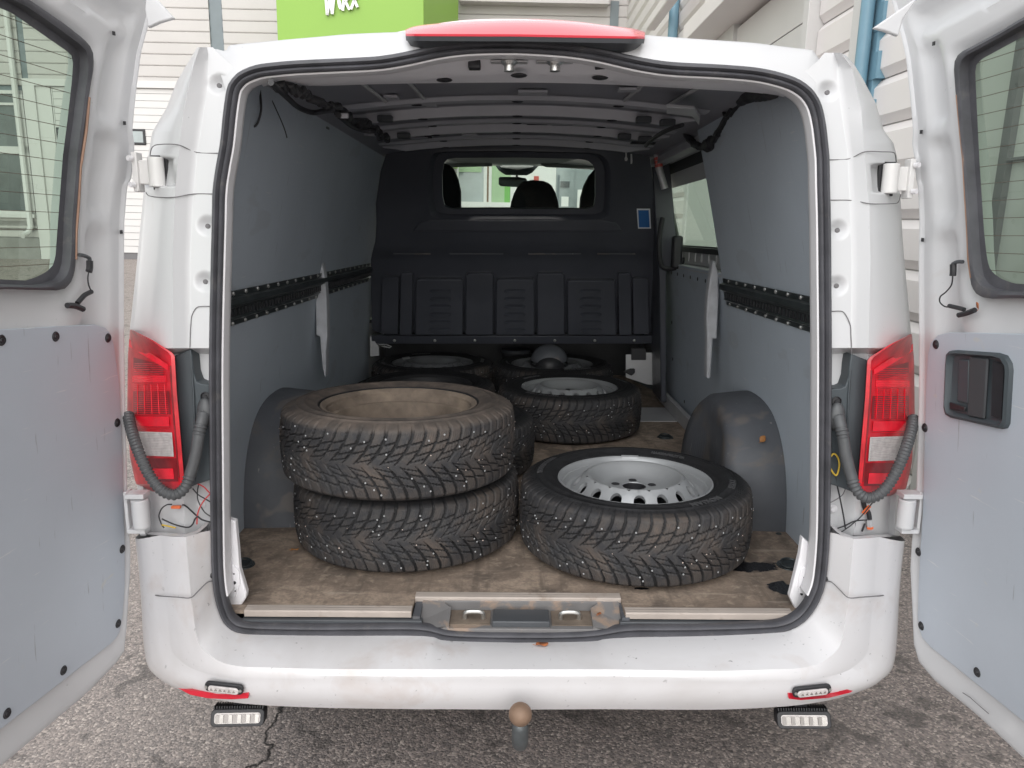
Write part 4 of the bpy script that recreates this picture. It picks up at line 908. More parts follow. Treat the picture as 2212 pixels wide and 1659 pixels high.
for px, py in ((432, 1140-48), (1801, 1106-5)):
    part('cover_screw', MB().lathe([(0, 0), (0.006, 0), (0.0075, 0.003), (0.011, 0.005), (0.0, 0.005)], 14, Matrix.Translation(P(px, py, 0.038)) @ Matrix.Rotation(-math.pi/2, 4, 'X')), M['paint_in'], van, smooth=True)
for px, py in ((457, 1242), (1787, 1250)): part('rubber_buffer', MB().sphere(P(px, py, -0.004), 0.008, 12, 8), M['black'], van, smooth=True)
# ---- high brake lamp / spoiler
xs = [876, 884, 900, 925, 960, 1000, 1060, 1117, 1180, 1240, 1300, 1340, 1368, 1384, 1393]
tt = np.interp(xs, [876, 890, 920, 988, 1050, 1117, 1180, 1239, 1320, 1370, 1388, 1394], [70, 60, 54, 45.5, 42, 40.5, 41.5, 45.5, 56, 65, 72, 76])
ff = np.interp(xs, [876, 1117, 1394], [73, 74, 79]); bb = np.interp(xs, [876, 884, 921, 960, 1000, 1060, 1117, 1239, 1300, 1349, 1380, 1394], [75, 95, 107, 99, 93, 90, 89, 97, 107, 114, 102, 82])
up = []; dn = []
for x_, a, b, c in zip(xs, tt, ff, bb):
    e = min(1, (x_-874)/30, (1396-x_)/30); fo = -0.055*e**0.5-0.01
    A = P(x_, a, 0.10); F_ = P(x_, b, fo)
    row = [A+Vector((0, 0.08, -0.01)), A]
    for t in (.3, .55, .8, .95): p = A.lerp(F_, t); p.z += 0.008*math.sin(math.pi*t); row.append(p)
    row.append(F_); row.append(F_+Vector((0, 0.002, -0.004))); up.append(row)
    G_ = P(x_, c, -0.010); dn.append([F_+Vector((0, 0.002, -0.003)), (F_+Vector((0, 0.008, -0.012))), F_.lerp(G_, 0.6)+Vector((0, 0.008, -0.004)), G_, G_+Vector((0, 0.03, 0))])
UP = [catmull([up[i][k] for i in range(len(up))], 3) for k in range(len(up[0]))]; DN = [catmull([dn[i][k] for i in range(len(dn))], 3) for k in range(len(dn[0]))]
sp = part('spoiler', MB().loft(DN), M['darkgrey'], van, smooth=True, angle=45, label='black spoiler body with a red high brake lamp on top')
M['redspoiler'] = mk('red_brake_lens', (0.72, 0.05, 0.075), 0.22, coat=0.4)
part('brake_lens', MB().loft(UP), M['redspoiler'], sp, smooth=True)
for x_, y_ in (): part('spoiler_slot', MB().box(P(x_, y_, -0.052 if x_ != 1129 else -0.058), (0.012, 0.004, 0.018)), M['black'], sp)
# ================================================================== VAN INTERIOR
FZ = 0.56
fy0, fy1 = atz(1117, 1322, FZ).y, atz(1117, 1291, FZ).y
cxl, cxr = atz(897, 1291, FZ).x, atz(1340, 1291, FZ).x
lx0_, lx1_ = -0.235, 0.262
fl = MB(); poly = [(-0.70, fy0), (cxl, fy0), (cxl, fy1), (cxr, fy1), (cxr, fy0), (0.71, fy0), (0.76, 0.20), (0.86, 0.30), (0.86, 2.55), (0.70, 3.25), (-0.70, 3.25), (-0.86, 2.55), (-0.86, 0.30), (-0.76, 0.20)]
fl.prism([Vector((x, y, FZ)) for x, y in poly], (0, 0, -0.009))
part('floor_board', fl, M['floor'], van, label='stained brown plywood load floor with black oil spots')
part('floor_pan', MB().box2((-0.86, 0.13, 0.50), (0.86, 3.3, 0.545)).box2((-0.66, 0.0, 0.49), (0.68, 0.13, 0.515)), M['darkgrey'], van)
def strip_bar(x0, x1, y):
    m_ = MB(); prof = [(0.004, 0.0005), (0.004, 0.0045), (-0.001, 0.006), (-0.006, 0.0045), (-0.012, 0.006), (-0.017, 0.0045), (-0.022, 0.0045), (-0.025, 0.002), (-0.025, -0.012), (-0.022, -0.012), (-0.022, 0.0005)]
    rows = [[Vector((x, y+0.022+p[0], FZ+p[1])) for p in prof] for x in (x0, x1)]
    m_.loft(rows, close_u=True)
    for r in rows: m_.add(r, [tuple(range(len(r)))])
    return m_
for x_ in (lx0_-0.014, lx1_-0.004): part('sill_corner', MB().box2((x_, 0.02, 0.515), (x_+0.018, fy1-0.002, 0.5525)), M['arch'], van)
part('sill_strip', strip_bar(atz(527, 1322, FZ).x, atz(889, 1322, FZ).x, fy0-0.006), M['alu'], van, bevel=0.0006)
part('sill_strip', strip_bar(cxl, cxr, fy1-0.006), M['alu'], van, bevel=0.0006)
part('sill_strip', strip_bar(atz(1350, 1322, FZ).x, atz(1708, 1322, FZ).x, fy0-0.006), M['alu'], van, bevel=0.0006)
# latch plate in the sill
lx0, lx1 = -0.235, 0.262; lc = (lx0+lx1)/2
M['dustplastic'] = mk('dusty_grey_plastic', (0.16, 0.155, 0.155), 0.6, var=0.1, vscale=10, dirt=[((0.32, 0.23, 0.17), 0.8, 18, 0.52)])
for a_, b_ in ((-0.66, lx0+0.01), (lx1-0.01, 0.67)): part('sill_channel', MB().box2((a_, 0.012, 0.515), (b_, 0.030, 0.545)), M['darkgrey'], van, bevel=0.002)
lt = part('latch_housing', MB().box2((lx0+0.02, 0.004, 0.516), (lx1-0.02, fy1+0.0, 0.530)).box2((lx0+0.04, fy1-0.012, 0.516), (lx1-0.04, fy1-0.003, FZ-0.004)), M['dustplastic'], van, bevel=0.002, label='dusty grey plastic latch housing set into the sill')
for s_, xe in ((-1, lx0), (1, lx1)):
    xi = xe-s_*0.075
    mb = MB(); mb.add([Vector((xe+s_*0.012, 0.022, 0.532)), Vector((xe-s_*0.005, fy1-0.004, FZ-0.002)), Vector((xi+s_*0.03, fy1-0.006, FZ-0.004)), Vector((xi, fy1-0.03, 0.548)), Vector((xi, 0.006, 0.536)), Vector((xe-s_*0.02, 0.002, 0.530)),
        Vector((xe+s_*0.012, 0.022, 0.50)), Vector((xe-s_*0.005, fy1-0.004, 0.50)), Vector((xi, fy1-0.03, 0.50)), Vector((xi, 0.006, 0.50))], [(0, 1, 2, 3), (0, 3, 4), (0, 4, 5), (3, 8, 9, 4), (2, 1, 7), (2, 7, 8, 3), (0, 6, 7, 1), (0, 5, 6), (4, 9, 6, 5)])
    part('corner_wedge', mb, M['dustplastic'], lt, label='dusty plastic wedge' )
part('rubber_block', MB().box2((lc-0.07, 0.012, 0.528), (lc+0.07, fy1-0.03, 0.545)), M['darkgrey'], lt, bevel=0.003)
part('mud', MB().box2((lx0+0.07, 0.02, 0.529), (lc-0.075, fy1-0.014, 0.5325)), M['steel_dirty'], lt); part('mud', MB().box2((lc+0.075, 0.02, 0.529), (lx1-0.07, fy1-0.014, 0.5325)), M['steel_dirty'], lt)
for xc in (lc-0.115, lc+0.120):
    part('latch_striker', MB().tube(catmull([Vector((xc-0.022, 0.05, 0.530)), Vector((xc-0.022, 0.046, 0.546)), Vector((xc-0.014, 0.044, 0.553)), Vector((xc+0.014, 0.044, 0.553)), Vector((xc+0.022, 0.046, 0.546)), Vector((xc+0.022, 0.05, 0.530))], 4), 0.0055, 10), M['bolt'], lt, smooth=True)
# lashing rings, screws in the floor
for px, py, r_ in ((1437, 945, 0.037), (525, 1221, 0.032), (1706, 1222, 0.036)):
    c_ = atz(px, py, FZ)+Vector((0, 0, 0.001))
    lr = part('lashing_cup', MB().lathe([(r_, 0.0), (r_*0.98, 0.002), (r_*0.86, 0.0015), (r_*0.80, 0.0005), (0, 0.0003)], 28, Matrix.Translation(c_)), M['track'], van, smooth=True)
    part('lashing_ring', MB().tube([c_+Vector((r_*0.7*math.cos(a), r_*0.7*math.sin(a), 0.004+0.006*max(0, math.sin(a)))) for a in np.linspace(0, 6.283, 25)[:-1]], 0.003, 8, True), M['track'], lr, smooth=True)
for px, py in ((1682, 1153), (692, 1312), (1190-506, 1312)):
    part('floor_screw', MB().lathe([(0.0, 0.003), (0.006, 0.0028), (0.009, 0.001), (0.0095, 0)], 12, Matrix.Translation(atz(px, py, FZ))), M['track'], van)
# foot brackets of the jamb, with slotted plates
for sg_, pp in ((-1, [(489,1120),(508,1126),(514,1190),(517,1230),(532,1280),(531,1292),(512,1322),(500,1330),(487,1290),(484,1200)]), (1, [(1734,1160),(1757,1180),(1757,1230),(1747,1320),(1741,1333),(1722,1325),(1706,1290),(1716,1250),(1728,1200)])):
    br = part('jamb_foot', MB().prism([at(x, y, 0.06) for x, y in pp], (0, 0.02, 0)), M['paint_in'], van, bevel=0.003)
    pl = [(492,1222),(502,1218),(516,1235),(519,1262),(507,1292),(496,1290)] if sg_ < 0 else [(1748,1228),(1736,1224),(1727,1240),(1724,1268),(1733,1286),(1745,1290)]
    part('foot_plate', MB().prism([at(x, y, 0.056) for x, y in pl], (0, 0.006, 0)), M['paint_in'], br, bevel=0.002)
    for (x, y, r_) in ([(506,1259,0.0045),(505,1240,0.002),(508,1277,0.002)] if sg_ < 0 else [(1735,1266,0.0045),(1738,1248,0.003),(1732,1284,0.003)]): part('hole', MB().lathe([(0, 0), (r_, 0), (r_, 0.003)], 12, Matrix.Translation(at(x, y, 0.0555)) @ Matrix.Rotation(-math.pi/2, 4, 'X')), M['black'], br)
# ---- liners
def liner(sg_, y0, y1, dx=0.0, z0=FZ-0.01, z1=1.845, n=12):
    zs = np.linspace(z0, z1, n); m_ = MB(); rows = []
    for y in np.linspace(y0, y1, 8): rows.append([Vector((sg_*(XI(z)+dx), y, z)) for z in zs]+[Vector((sg_*(XI(z)+dx+0.006), y, z)) for z in zs[::-1]])
    m_.loft(rows, close_u=True)
    for r in (rows[0], rows[-1]): m_.add(r, [tuple(range(len(r)))])
    return m_
part('side_liner', liner(-1, 0.14, 2.62, z1=1.85), M['liner'], van, smooth=True)
part('side_liner', liner(1, 0.14, 1.20, z1=1.85), M['liner'], van, smooth=True, label='grey board lining the wall behind the sliding door')
sd = part('sliding_door_liner', liner(1, 1.20, 2.62, dx=0.028, z1=1.315), M['liner'], van, smooth=True)
part('sliding_door_ledge', MB().box2((XI(1.315)+0.03, 1.24, 1.30), (XO(1.33)-0.01, 2.5, 1.318)).box2((XO(1.36)-0.06, 1.24, 1.318), (XO(1.36)-0.03, 2.5, 1.40)), M['galv'], van, bevel=0.002)
for k in range(9):
    y = 1.3+k*0.14; part('board_clip', MB().lathe([(0, 0.002), (0.008, 0.0015), (0.009, 0)], 12, Matrix.Translation(Vector((XI(1.27)+0.027, y, 1.27))) @ Matrix.Rotation(-math.pi/2, 4, 'Y')), M['black'], sd)
for y, z in ((1.27, 0.90), (1.5, 0.64), (1.8, 0.63), (2.1, 0.63), (2.4, 1.0), (2.4, 0.8)):
    part('board_clip', MB().lathe([(0, 0.002), (0.008, 0.0015), (0.009, 0)], 12, Matrix.Translation(Vector((XI(z)+0.027, y, z))) @ Matrix.Rotation(-math.pi/2, 4, 'Y')), M['black'], sd)
part('door_threshold', MB().box2((0.80, 1.22, FZ+0.002), (0.825, 2.5, 0.63)), M['galv'], van, bevel=0.004)
part('step_plate', MB().box2((0.62, 1.95, FZ+0.0005), (0.80, 2.25, FZ+0.004)), M['galv'], van)
# window surround inside
part('window_strip', MB().box2((XO(1.39)-0.075, 1.25, 1.378), (XO(1.39)-0.02, 2.62, 1.402)), M['black'], van)
mb = MB(); y0, y1, z0, z1 = WR
o_ = [(y0-0.03, z0-0.045), (y1+0.03, z0-0.045), (y1+0.03, z1+0.04), (y0-0.03, z1+0.04)]; i_ = [(y0+0.01, z0+0.008), (y1-0.01, z0+0.008), (y1-0.02, z1-0.012), (y0+0.01, z1-0.012)]
def wv(y, z, d): return Vector((XO(z)-d, y, z))
mb.loft([[wv(y, z, 0.02) for y, z in o_], [wv(y, z, 0.035) for y, z in o_], [wv(y, z, 0.035) for y, z in i_], [wv(y, z, 0.012) for y, z in i_]], close_u=True)
part('window_surround', mb, M['black'], van)
for k in range(8):
    y = 1.4+k*0.13; part('frame_rib', MB().box(Vector((XO(1.36)-0.062, y, 1.36)), (0.004, 0.012, 0.05)), M['galv'], van)
part('upper_door_rail', MB().box2((0.665, 1.22, 1.79), (0.72, 2.6, 1.84)), M['roofmetal'], van, bevel=0.004)
# body ribs that show between the boards
M['ribgrey'] = mk('grey_rib_paint', (0.50, 0.51, 0.54), 0.5, var=0.15, vscale=20)
bl = [(689,560),(695,566),(700,590),(705,640),(707,726),(704,760),(704,790),(703,815),(700,810),(696,790),(691,727),(683,724),(682,650),(684,600)]
br_ = [(1541,562),(1546,566),(1552,590),(1553,640),(1549,733),(1540,731),(1537,790),(1535,819),(1527,817),(1528,725),(1526,690),(1529,640),(1535,595)]
for pp in (bl, br_): 
    part('body_rib', MB().prism([at(x, y, 1.36) for x, y in pp], (0, 0.05, 0)), M['ribgrey'], van, bevel=0.006)
# ---- rails
boltm = MB().lathe([(0, 0.005), (0.004, 0.0045), (0.0065, 0.002), (0.007, 0)], 8).mesh('bolt')
boltm.materials.append(M['bolt'])
slotm = MB().box((0, 0, 0), (0.004, 0.010, 0.020)).mesh('rail_slot'); slotm.materials.append(M['black'])
def rail(sg_, y0, y1):
    prof = [(1.304, 0.0), (1.304, 0.006), (1.289, 0.006), (1.284, 0.020), (1.270, 0.025), (1.262, 0.022), (1.256, 0.010), (1.232, 0.010), (1.226, 0.014), (1.220, 0.006), (1.206, 0.006), (1.206, 0.0)]
    rows = [[Vector((sg_*(XI(z)-0.001-d), y, z)) for z, d in prof] for y in (y0, y1)]
    m_ = MB().loft(rows)
    for r in rows: m_.add(r, [tuple(range(len(r)))])
    rl = part('lashing_rail', m_, M['track'], van, bevel=0.001)
    y = y0+0.02
    while y < y1-0.02:
        b_ = bpy.data.objects.new('rail_slot', slotm); COL.objects.link(b_); b_.parent = rl; b_.location = Vector((sg_*(XI(1.244)-0.0125), y, 1.244)); y += 0.030
    y = y0+0.03
    while y < y1:
        for z in (1.297, 1.212):
            b_ = bpy.data.objects.new('bolt', boltm); COL.objects.link(b_); b_.parent = rl
            b_.matrix_world = Matrix.Translation(Vector((sg_*(XI(z)-0.007), y+(0.03 if z < 1.25 else 0), z))) @ Matrix.Rotation(-sg_*math.pi/2, 4, 'Y')
        y += 0.10
rail(-1, 0.16, 2.45); rail(1, 0.16, 1.17)
# ---- wheel arches
for sg_ in (-1, 1):
    rows = []; yc, hl, hh = 0.885, 0.335, 0.365
    for k in range(33):
        ph = math.pi*k/32; c_, s_ = math.cos(ph), math.sin(ph); e_ = 2/2.5
        y = yc-hl*math.copysign(abs(c_)**e_, c_); z = FZ+hh*abs(s_)**e_
        yi = yc-(hl-0.04)*math.copysign(abs(c_)**e_, c_); zi = FZ+(hh-0.035)*abs(s_)**e_
        xi = 0.645+0.05*((zi-FZ)/hh)**2
        rows.append([Vector((sg_*(XI(z)-0.001), y-0.0, z)), Vector((sg_*(XI(z)-0.012), y, z)), Vector((sg_*(xi+0.03), y+(yi-y)*0.3, z+(zi-z)*0.3)), Vector((sg_*(xi+0.008), lerp(y, yi, .75), lerp(z, zi, .75))), Vector((sg_*xi, yi, zi)), Vector((sg_*xi, yc-(hl-0.08)*math.copysign(abs(c_)**e_, c_), FZ+(hh-0.08)*abs(s_)**e_)), Vector((sg_*(xi), yc, FZ+0.02))])
    part('wheel_arch', MB().loft(rows), M['arch'], van, smooth=True, angle=50)
# ---- roof inside
def rz(x): return 1.868-0.045*(x/0.62)**2
rows = [[Vector((x, y, rz(x)+0.018)) for x in np.linspace(-0.66, 0.66, 15)] for y in (0.12, 0.8, 1.4, 2.0, 2.5)]
part('roof_inner_skin', MB().loft(rows), M['roofskin'], van, smooth=True)
A_ = [(560,165),(600,160),(660,156),(780,148),(886,139),(996,121),(1117,112),(1239,121),(1356,143),(1453,156),(1560,166),(1640,176),(1700,190)]
B_ = [(575,186),(606,174),(667,189),(790,186),(890,184),(1000,182.5),(1117,182),(1239,183.5),(1356,188),(1453,193),(1560,199),(1640,202),(1690,206)]
ra = [P(x, y, 0.06) for x, y in A_]; rb = [atz(x, y, 1.832) for x, y in B_]; rows = [ra]
for t in (.25, .5, .55, .8, 1.0):
    rows.append([a.lerp(b, t)+Vector((0, 0, -0.012 if t in (.25, .5) else (0.004))) for a, b in zip(ra, rb)])
rows.append([b+Vector((0, 0.004, 0.03)) for b in rb]); rows = [catmull(r, 3) for r in rows]
part('rear_roof_beam', MB().loft(rows), M['beam'], van, smooth=True, angle=35)
for x, y in ((960, 170), (1121, 160), (1296, 165)): 
    part('roof_plug', MB().sphere(atz(x, y+3, 1.825), 0.02, 14, 6, (1, 0.8, 0.25)), M['black'], van, smooth=True)
for x in (1025, 1298): part('roof_stop', MB().box(P(x, 140, 0.10), (0.028, 0.03, 0.02)), M['black'], van, bevel=0.003)
for x in (1100, 1199):
    c_ = P(x, 138, 0.075); ls = part('upper_striker', MB().lathe([(0, 0.010), (0.018, 0.009), (0.020, 0.004), (0.017, 0.0), (0.012, -0.004), (0.012, -0.016), (0, -0.016)], 20, Matrix.Translation(c_)), M['bolt'], van, smooth=True)
    part('striker_plate', MB().box(c_+Vector((0, 0.01, 0.006)), (0.085, 0.03, 0.004)), M['galv'], ls, bevel=0.002)
for (y, w_, d_, tail) in ((0.86, 0.07, 0.014, 0), (1.02, 0.035, 0.034, 1), (1.34, 0.06, 0.014, 0), (1.46, 0.035, 0.032, 1), (1.80, 0.05, 0.015, 0), (1.90, 0.035, 0.032, 1)):
    xs_ = np.linspace(-0.60, 0.60, 25); prof = [(-w_/2-0.012, 0.016), (-w_/2, 0.014), (-w_/2+0.010, -d_+0.018), (w_/2-0.010, -d_+0.018), (w_/2, 0.014), (w_/2+0.012, 0.016)]
    rows = [[Vector((x, y+p[0], rz(x)+(p[1] if p[1] > 0.01 else lerp(p[1], 0.012, min(max((abs(x)-0.50)/0.09, 0), 1))))) for p in prof] for x in xs_]
    rb_ = part('roof_bow', MB().loft(rows), M['roofmetal'], van, smooth=True, angle=30)
    for x in (-0.32, 0.0, 0.32): part('bow_hole', MB().sphere((x, y, rz(x)-d_+0.017), 0.012, 10, 4, (1.6, 0.8, 0.3)), M['black'], rb_)
for x in (-0.42, -0.30, 0.34, 0.48):
    part('roof_swage', MB().tube([Vector((x*1.02, 0.46, rz(x)+0.012)), Vector((x*0.97, 0.80, rz(x)+0.012))], 0.006, 6), M['galv'], van, smooth=True)
for sg_ in (-1, 1):
    part('roof_side_rail', MB().prism([Vector((sg_*0.68, 0.15, 1.79)), Vector((sg_*0.66, 0.15, 1.83)), Vector((sg_*0.58, 0.15, 1.848)), Vector((sg_*0.60, 0.15, 1.862)), Vector((sg_*0.70, 0.15, 1.85))], (0, 2.2, 0)), M['roofskin'], van, bevel=0.004)
rk = random.Random(21)
for k in range(16):
    x = rk.uniform(-0.55, 0.55); y = rk.choice((0.62, 0.74, 0.93, 1.12, 1.24, 1.38, 1.60, 1.70))
    part('roof_pad', MB().box((x, y, rz(x)+0.010), (rk.uniform(0.03, 0.12), rk.uniform(0.02, 0.06), 0.008)), M[rk.choice(('roofmetal', 'black', 'roofskin', 'roofmetal'))], van, bevel=0.002)
for x in (-0.52, -0.44, 0.42, 0.5):
    for y in (0.98, 1.42): part('roof_bracket', MB().box((x, y, rz(x)-0.012), (0.05, 0.03, 0.02)), M['darkgrey'], van, bevel=0.003)
# harnesses
def ctube(pts, r, m, name='cable_harness', n=8, sm=6): return part(name, MB().tube(catmull(pts, sm), r, n), M[m], van, smooth=True)
hl_ = [atz(x, y, 1.79) for x, y in ((598,186),(625,192),(650,201),(680,212),(705,226),(735,240),(765,258),(800,272),(820,286),(836,300))]
pth = catmull(hl_, 8); rj = random.Random(4)
part('cable_harness', MB().tube([p+Vector((rj.uniform(-.008,.008), 0, rj.uniform(-.008,.008))) for p in pth], [0.007+rj.uniform(0, 0.005) for _ in pth], 8), M['black'], van, smooth=True)
ctube([atz(x, y, 1.775) for x, y in ((585,178),(622,212),(645,232),(675,243),(700,240),(720,238))], 0.007, 'black')
ctube([atz(x, y, 1.775) for x, y in ((730,248),(760,272),(790,282),(815,282))], 0.008, 'black')
Ys = 0.37
ctube([at(x, y, Ys) for x, y in ((556,190),(549,225),(543,258),(548,273),(557,264),(564,235),(561,192))], 0.0030, 'black', 'hanging_cable')
ctube([at(x, y, Ys+0.1) for x, y in ((578,195),(590,222),(605,255),(615,280),(620,298))], 0.0016, 'black', 'hanging_cable')
part('wall_hook', MB().box(hit(702, 262, Vector((-0.665, 0, 0)), Vector((1, 0, 0))), (0.02, 0.05, 0.055)), M['darkgrey'], van, bevel=0.004)
for px, py in ((741, 250),): part('wall_tag', MB().box(atz(px, py, 1.775), (0.03, 0.01, 0.014)), M['roofmetal'], van, bevel=0.003)
hr_ = [hit(x, y, Vector((xx, 0, 0)), Vector((1, 0, 0))) for x, y, xx in ((1668,195,.62),(1640,200,.63),(1612,206,.64),(1590,232,.655),(1568,261,.66),(1550,290,.66),(1537,308,.665),(1520,317,.665),(1503,312,.66),(1488,299,.65),(1474,272,.63))]
pth = catmull(hr_, 8); part('cable_harness', MB().tube([p+Vector((0, 0, rj.uniform(-.003,.003))) for p in pth], [0.011+(0.010 if i < 20 or 46 < i < 54 else 0)+rj.uniform(0, 0.003) for i in range(len(pth))], 8), M['black'], van, smooth=True)
ctube([hit(x, y, Vector((0.64, 0, 0)), Vector((1, 0, 0))) for x, y in ((1600,215),(1572,222),(1564,238),(1568,250),(1580,235))], 0.006, 'black')
ctube([atz(x, y, 1.79) for x, y in ((1474,270),(1450,278),(1425,290),(1405,305),(1395,315))], 0.007, 'black')
part('roof_gusset', MB().prism([atz(x, y, 1.81) for x, y in ((1440,232),(1500,236),(1512,255),(1510,272),(1495,252),(1440,246))], (0, 0, 0.01)), M['galv'], van, bevel=0.002)
part('wall_bracket', MB().prism([hit(x, y, Vector((0.66, 0, 0)), Vector((1, 0, 0))) for x, y in ((1530,222),(1542,224),(1548,240),(1534,242),(1522,236))], (0.01, 0, 0)), M['darkgrey'], van)

# ---- bulkhead
BP = Vector((0, 2.53, 0.85)); BNn = Vector((0, 1, 0.38)).normalized()
def bh_(x, y, h=0.0): return hit(x, y, BP, BNn) - BNn*h
OUT = [(803,722),(800,640),(800,560),(811,520),(813,480),(812,440),(818,400),(822,370),(835,330),(842,312),(858,303),(900,298),(1000,291),(1117,288),(1250,292),(1350,301),(1385,308),(1402,330),(1408,370),(1412,420),(1418,480),(1420,540),(1428,600),(1430,660),(1424,722),(1300,722),(1117,722),(950,722)]
WIN = [(958,356),(966,347),(985,345),(1117,344),(1250,347),(1270,350),(1282,360),(1287,375),(1287,430),(1284,450),(1270,456),(1117,455),(975,455),(960,450),(955,430),(954,380)]
def raypoly(c, a, poly):
    d = (math.cos(a), math.sin(a)); best = None
    for i in range(len(poly)):
        x1, y1 = poly[i]; x2, y2 = poly[(i+1) % len(poly)]
        ex, ey = x2-x1, y2-y1; den = d[0]*ey-d[1]*ex
        if abs(den) < 1e-12: continue
        t = ((x1-c[0])*ey-(y1-c[1])*ex)/den; s = ((x1-c[0])*d[1]-(y1-c[1])*d[0])/den
        if t > 0 and -1e-9 <= s <= 1+1e-9 and (best is None or t > best): best = t
    return (c[0]+d[0]*best, c[1]+d[1]*best)
c0 = (1117, 402); Nn = 200; rows = []
angs = [2*math.pi*i/Nn for i in range(Nn)]
prof_t = [(0, -0.05), (0.0, -0.0), (0.16, 0.002), (0.20, 0.014), (0.26, 0.022), (0.36, 0.020)]
FRM = [(x+(x-1117)*0.17*(1 if abs(x-1117) > 60 else 0.2), 402+(y-402)*1.30) for x, y in WIN]
wi = [raypoly(c0, a, WIN) for a in angs]; wf = [raypoly(c0, a, FRM) for a in angs]; wo = [raypoly(c0, a, OUT) for a in angs]
def ringh(ps, hf): return [bh_(x, y, hf(x, y) if callable(hf) else hf) for x, y in ps]
mixp = lambda A, B, t: [(lerp(a[0], b[0], t), lerp(a[1], b[1], t)) for a, b in zip(A, B)]
def hmap(x, y):       # relief of the outer field
    h = 0.0
    h -= 0.02*min(max((y-545)/8, 0), 1)
    return h
rows = [ringh(wi, -0.05), ringh(wi, -0.030), ringh(mixp(wi, wf, .7), -0.028), ringh(mixp(wi, wf, .85), -0.010), ringh(mixp(wf, wo, .03), 0.002)]
for t in np.linspace(0.12, 1.0, 14): rows.append(ringh(mixp(wf, wo, float(t)), lambda x, y: hmap(x, y)))
rows.append(ringh(wo, -0.04))
bk = part('bulkhead', MB().loft(rows, close_u=True), M['bulkhead'], van, smooth=True, angle=35, label='black ribbed plastic bulkhead behind the cab')
part('bulkhead_window', MB().add([bh_(x, y, -0.02) for x, y in WIN], [tuple(range(len(WIN)))]), M['glass_bulk'], bk)
for x0, x1, yt, yb in ((826,862,598,712),(866,892,590,714),(899,1001,602,714),(1007,1066,590,714),(1072,1154,602,714),(1160,1219,590,714),(1225,1329,604,714),(1335,1362,590,714),(1366,1400,600,712)):
    mm = 4 if x1-x0 > 40 else 2; poly = [(x0,yt+mm),(x0+mm,yt),(x1-mm,yt),(x1,yt+mm),(x1,yb),(x0,yb)]
    ph_ = lambda y: 0.004+0.050*(y-590)/124
    part('bulkhead_panel', MB().loft([[bh_(x, y, -0.02) for x, y in poly], [bh_(x, y, ph_(y)) for x, y in poly]], close_u=True).add([bh_(x, y, ph_(y)) for x, y in poly], [tuple(range(len(poly)))]), M['bulkhead'], bk, bevel=0.005)
def louvre(cx_, cy_, w_):
    m_ = MB(); rws = []
    for k in range(9):
        t = k/8; x = cx_+(t-0.5)*w_; e = math.sin(math.pi*min(max(t, 0.0), 1))**0.35 if 0 < t < 1 else 0
        b_ = 0.004+0.050*(cy_-590)/124; rws.append([bh_(x, cy_+3.6, b_-0.002), bh_(x, cy_+2.6, b_+0.016*e), bh_(x, cy_-1-1.6*e, b_+0.014*e), bh_(x, cy_-2.5-2.5*e, b_-0.003)])
    return m_.loft(rws)
for cx_ in (952, 1112, 1275):
    for k in range(6): part('louvre', louvre(cx_, 626+k*15.6, 46), M['bulkhead'], bk, smooth=True)
for x0, x1 in ((971,1087),(1141,1255),(1290,1372),(850,930)): part('ledge_slot', MB().prism([bh_(x, y, 0.004) for x, y in ((x0,546),(x1,546),(x1,549),(x0,549))], -BNn*0.004), M['arch'], bk)
rl = part('bulkhead_rail', MB().prism([bh_(x, y, 0.0) for x, y in ((803,722),(1426,722),(1421,739),(804,739))], -BNn*0.02), M['bulkhead'], bk, bevel=0.003)
scm = MB().lathe([(0, 0.004), (0.005, 0.0035), (0.0085, 0.001), (0.009, 0)], 10).mesh('rail_screw'); scm.materials.append(M['bolt'])
RB = Vector((0, 0, 1)).rotation_difference(-BNn).to_matrix().to_4x4()
for x in (853, 940, 1026, 1112, 1198, 1284, 1369):
    o = bpy.data.objects.new('rail_screw', scm); COL.objects.link(o); o.parent = rl; o.matrix_world = Matrix.Translation(bh_(x, 732, 0.021)) @ RB
for x, y in ((882,305),(988,300),(1115,298),(1242,303)):
    o = bpy.data.objects.new('rail_screw', scm); COL.objects.link(o); o.parent = bk; o.matrix_world = Matrix.Translation(bh_(x, y+1, 0.01)) @ RB
lw_ = [(905,480),(930,474),(1300,474),(1332,480),(1345,496),(890,496)]
part('bulkhead_ledge', MB().loft([[bh_(x, y, -0.03) for x, y in lw_], [bh_(x, y+(0 if y < 490 else 4), 0.002 if y < 490 else 0.008) for x, y in lw_]], close_u=True).add([bh_(x, y+(0 if y < 490 else 4), 0.002 if y < 490 else 0.008) for x, y in lw_], [tuple(range(6))]), M['bulkhead'], bk, bevel=0.008, segs=3)
st = part('sticker', MB().prism([bh_(x, y, 0.004) for x, y in ((1375,450),(1404,450),(1406,493),(1378,493))], -BNn*0.002), M['whitesticker'], bk, label='blue instruction sticker with a white border')
part('sticker_print', MB().prism([bh_(x, y, 0.0065) for x, y in ((1378,453),(1401,453),(1403,490),(1380,490))], -BNn*0.001), M['bluesticker'], st)
